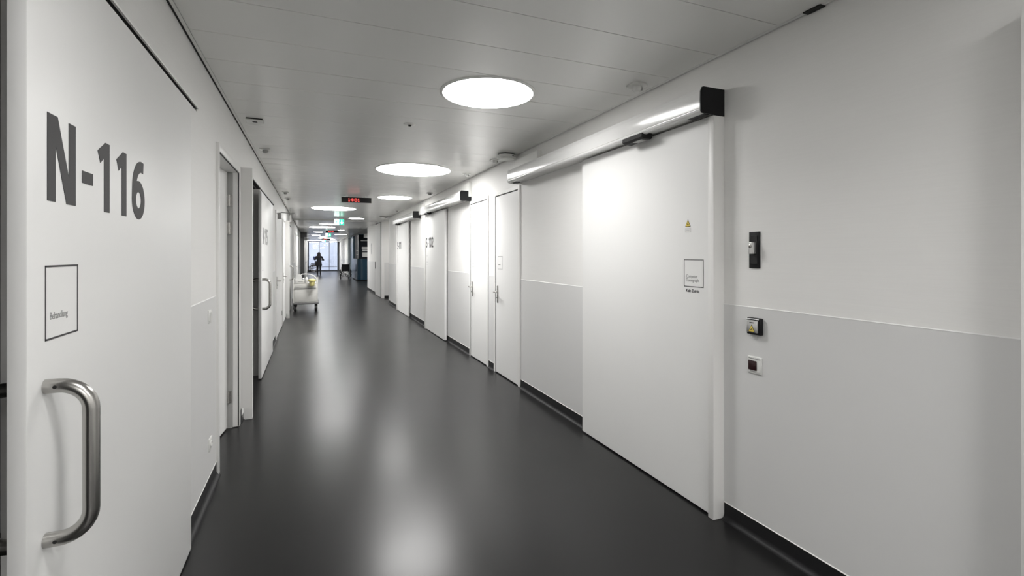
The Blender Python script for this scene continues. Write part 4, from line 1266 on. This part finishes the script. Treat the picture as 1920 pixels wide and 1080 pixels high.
def fingers(base, fwd, side):
    out = []
    f = Vector(fwd).normalized(); sd = Vector(side).normalized(); dn = Vector((0, 0, -1))
    g = G()
    for i, L in enumerate((0.068, 0.076, 0.071, 0.056)):
        o = Vector(base) + sd * (i - 1.5) * 0.019
        g.tube([o, o + f * L * 0.45, o + f * L * 0.75 + dn * L * 0.22, o + f * L * 0.85 + dn * L * 0.55], [0.0095, 0.009, 0.008, 0.006], 8)
    o = Vector(base) - f * 0.03 + sd * -0.03
    g.tube([o, o + f * 0.02 - sd * 0.022, o + f * 0.05 - sd * 0.028 + dn * 0.01], [0.011, 0.010, 0.007], 8)
    return g
put('hand', fingers((-0.155, 0.28, 1.17), (0.4, 0.9, 0), (0, 0.1, 1)).mesh('hand', M_SKIN, 60), person)
put('hand', fingers((0.17, 0.26, 1.11), (-0.4, 0.9, 0), (0, 0.1, 1)).mesh('hand', M_SKIN, 60), person)
# face
g = G(); g.ball((0, 0.118, 1.515), 0.014, 10, 8, 0.8, 1.1, 1.5); put('nose', g.mesh('nose', M_SKIN, 60), person)
for s in (-1, 1):
    g = G(); g.ball((s * 0.032, 0.104, 1.545), 0.012, 10, 8); put('eye', g.mesh('eye', M_REFL, 60), person)
    g = G(); g.ball((s * 0.078, 0.03, 1.53), 0.024, 10, 8, 0.4, 0.8, 1.3); put('ear', g.mesh('ear', M_SKIN, 60), person)
g = G(); g.ball((0, 0.108, 1.482), 0.022, 10, 6, 1.0, 0.4, 0.3); put('mouth', g.mesh('mouth', mat('lips', (0.4, 0.15, 0.13), 0.5), 60), person)
# hair: long, falling over the shoulders
g = G()
prof = [(1.655, 0.012, 0.012), (1.645, 0.045, 0.05), (1.62, 0.075, 0.085), (1.57, 0.095, 0.108), (1.50, 0.102, 0.108), (1.43, 0.108, 0.095), (1.36, 0.112, 0.075), (1.29, 0.10, 0.06), (1.22, 0.075, 0.045), (1.17, 0.04, 0.03)]
rows = []
for z, rx, ry in prof:
    ring = []
    for k in range(20):
        a = PI + PI * 1.0 * k / 19 if z < 1.60 else PI * 0.93 + PI * 1.14 * k / 19
        wob = 1 + 0.05 * math.sin(k * 2.3 + z * 9)
        ring.append(g.bm.verts.new((rx * wob * math.cos(a), (-0.0 if z > 1.45 else -0.045) + 0.012 + ry * wob * math.sin(a), z)))
    rows.append(ring)
for a, b in zip(rows, rows[1:]):
    for k in range(19): g.bm.faces.new((a[k], b[k], b[k + 1], a[k + 1]))
me = g.mesh('hair', M_HAIR, 70)
o = put('hair', me, person)
md = o.modifiers.new('thick', 'SOLIDIFY'); md.thickness = 0.03; md.offset = 0.3
# coat body
def loft(g, prof, n=24, open_front=False):
    rows = []
    for (z, rx, ry, cx, cy) in prof:
        rows.append([g.bm.verts.new((cx + rx * math.cos(2 * PI * k / n) * (1 + 0.03 * math.sin(5 * 2 * PI * k / n + z * 4)), cy + ry * math.sin(2 * PI * k / n), z)) for k in range(n)])
    for a, b in zip(rows, rows[1:]):
        for k in range(n): g.bm.faces.new((a[k], a[(k + 1) % n], b[(k + 1) % n], b[k]))
    return rows
g = G()
loft(g, [(0.665, 0.205, 0.165, 0, 0), (0.68, 0.212, 0.17, 0, 0), (0.85, 0.19, 0.155, 0, 0), (1.0, 0.158, 0.128, 0, 0.005), (1.08, 0.152, 0.122, 0, 0.005), (1.2, 0.168, 0.13, 0, 0), (1.30, 0.172, 0.115, 0, 0), (1.355, 0.135, 0.09, 0, 0), (1.40, 0.075, 0.07, 0, 0.005), (1.43, 0.07, 0.068, 0, 0.01)])
put('coat', g.mesh('coat', M_COAT, 60), person)
for s in (-1, 1):
    g = G()
    if s < 0: pts = [(-0.12, 0, 1.335), (-0.175, 0, 1.325), (-0.24, -0.012, 1.22), (-0.288, -0.022, 1.115), (-0.25, 0.09, 1.135), (-0.205, 0.18, 1.158)]
    else: pts = [(0.12, 0, 1.335), (0.178, 0, 1.325), (0.25, -0.012, 1.20), (0.318, -0.022, 1.08), (0.27, 0.08, 1.092), (0.225, 0.16, 1.10)]
    g.tube(pts, [0.066, 0.066, 0.060, 0.056, 0.048, 0.044], 12); put('sleeve', g.mesh('sleeve', M_COAT, 70), person)
    st = 0.10 if s < 0 else -0.08
    g = G(); g.tube([(s * 0.085, 0, 0.80), (s * 0.085, st * 0.5 + 0.03, 0.47), (s * 0.088, st - (0.05 if st < 0 else 0), 0.10)], [0.095, 0.066, 0.046], 14); put('trouser_leg', g.mesh('trouser_leg', M_TROUS, 70), person)
    g = G(); y0 = st - (0.05 if st < 0 else 0)
    g.box(s * 0.095 - 0.043, s * 0.095 + 0.043, y0 - 0.055, y0 + 0.20, 0.001, 0.075, 0.028, 3); g.lathe([(0.047, 0.06), (0.048, 0.14), (0.044, 0.15)], 14, (s * 0.088, y0, 0)); put('shoe', g.mesh('shoe', M_TROUS, 60), person)
t = thing('folder', 'blue folder clamped under the left arm of the walking person', 'folder', (PXp - 0.28, PYp + 0.05, 1.2))
g = G(); g.box(PXp - 0.405, PXp - 0.20, PYp + 0.262, PYp + 0.277, 1.105, 1.345, 0.003)
obj('cover', g, M_BLUEF, t)
g = G(); g.box(PXp - 0.398, PXp - 0.207, PYp + 0.265, PYp + 0.274, 1.112, 1.349); obj('paper', g, M_REFL, t, smooth=0)
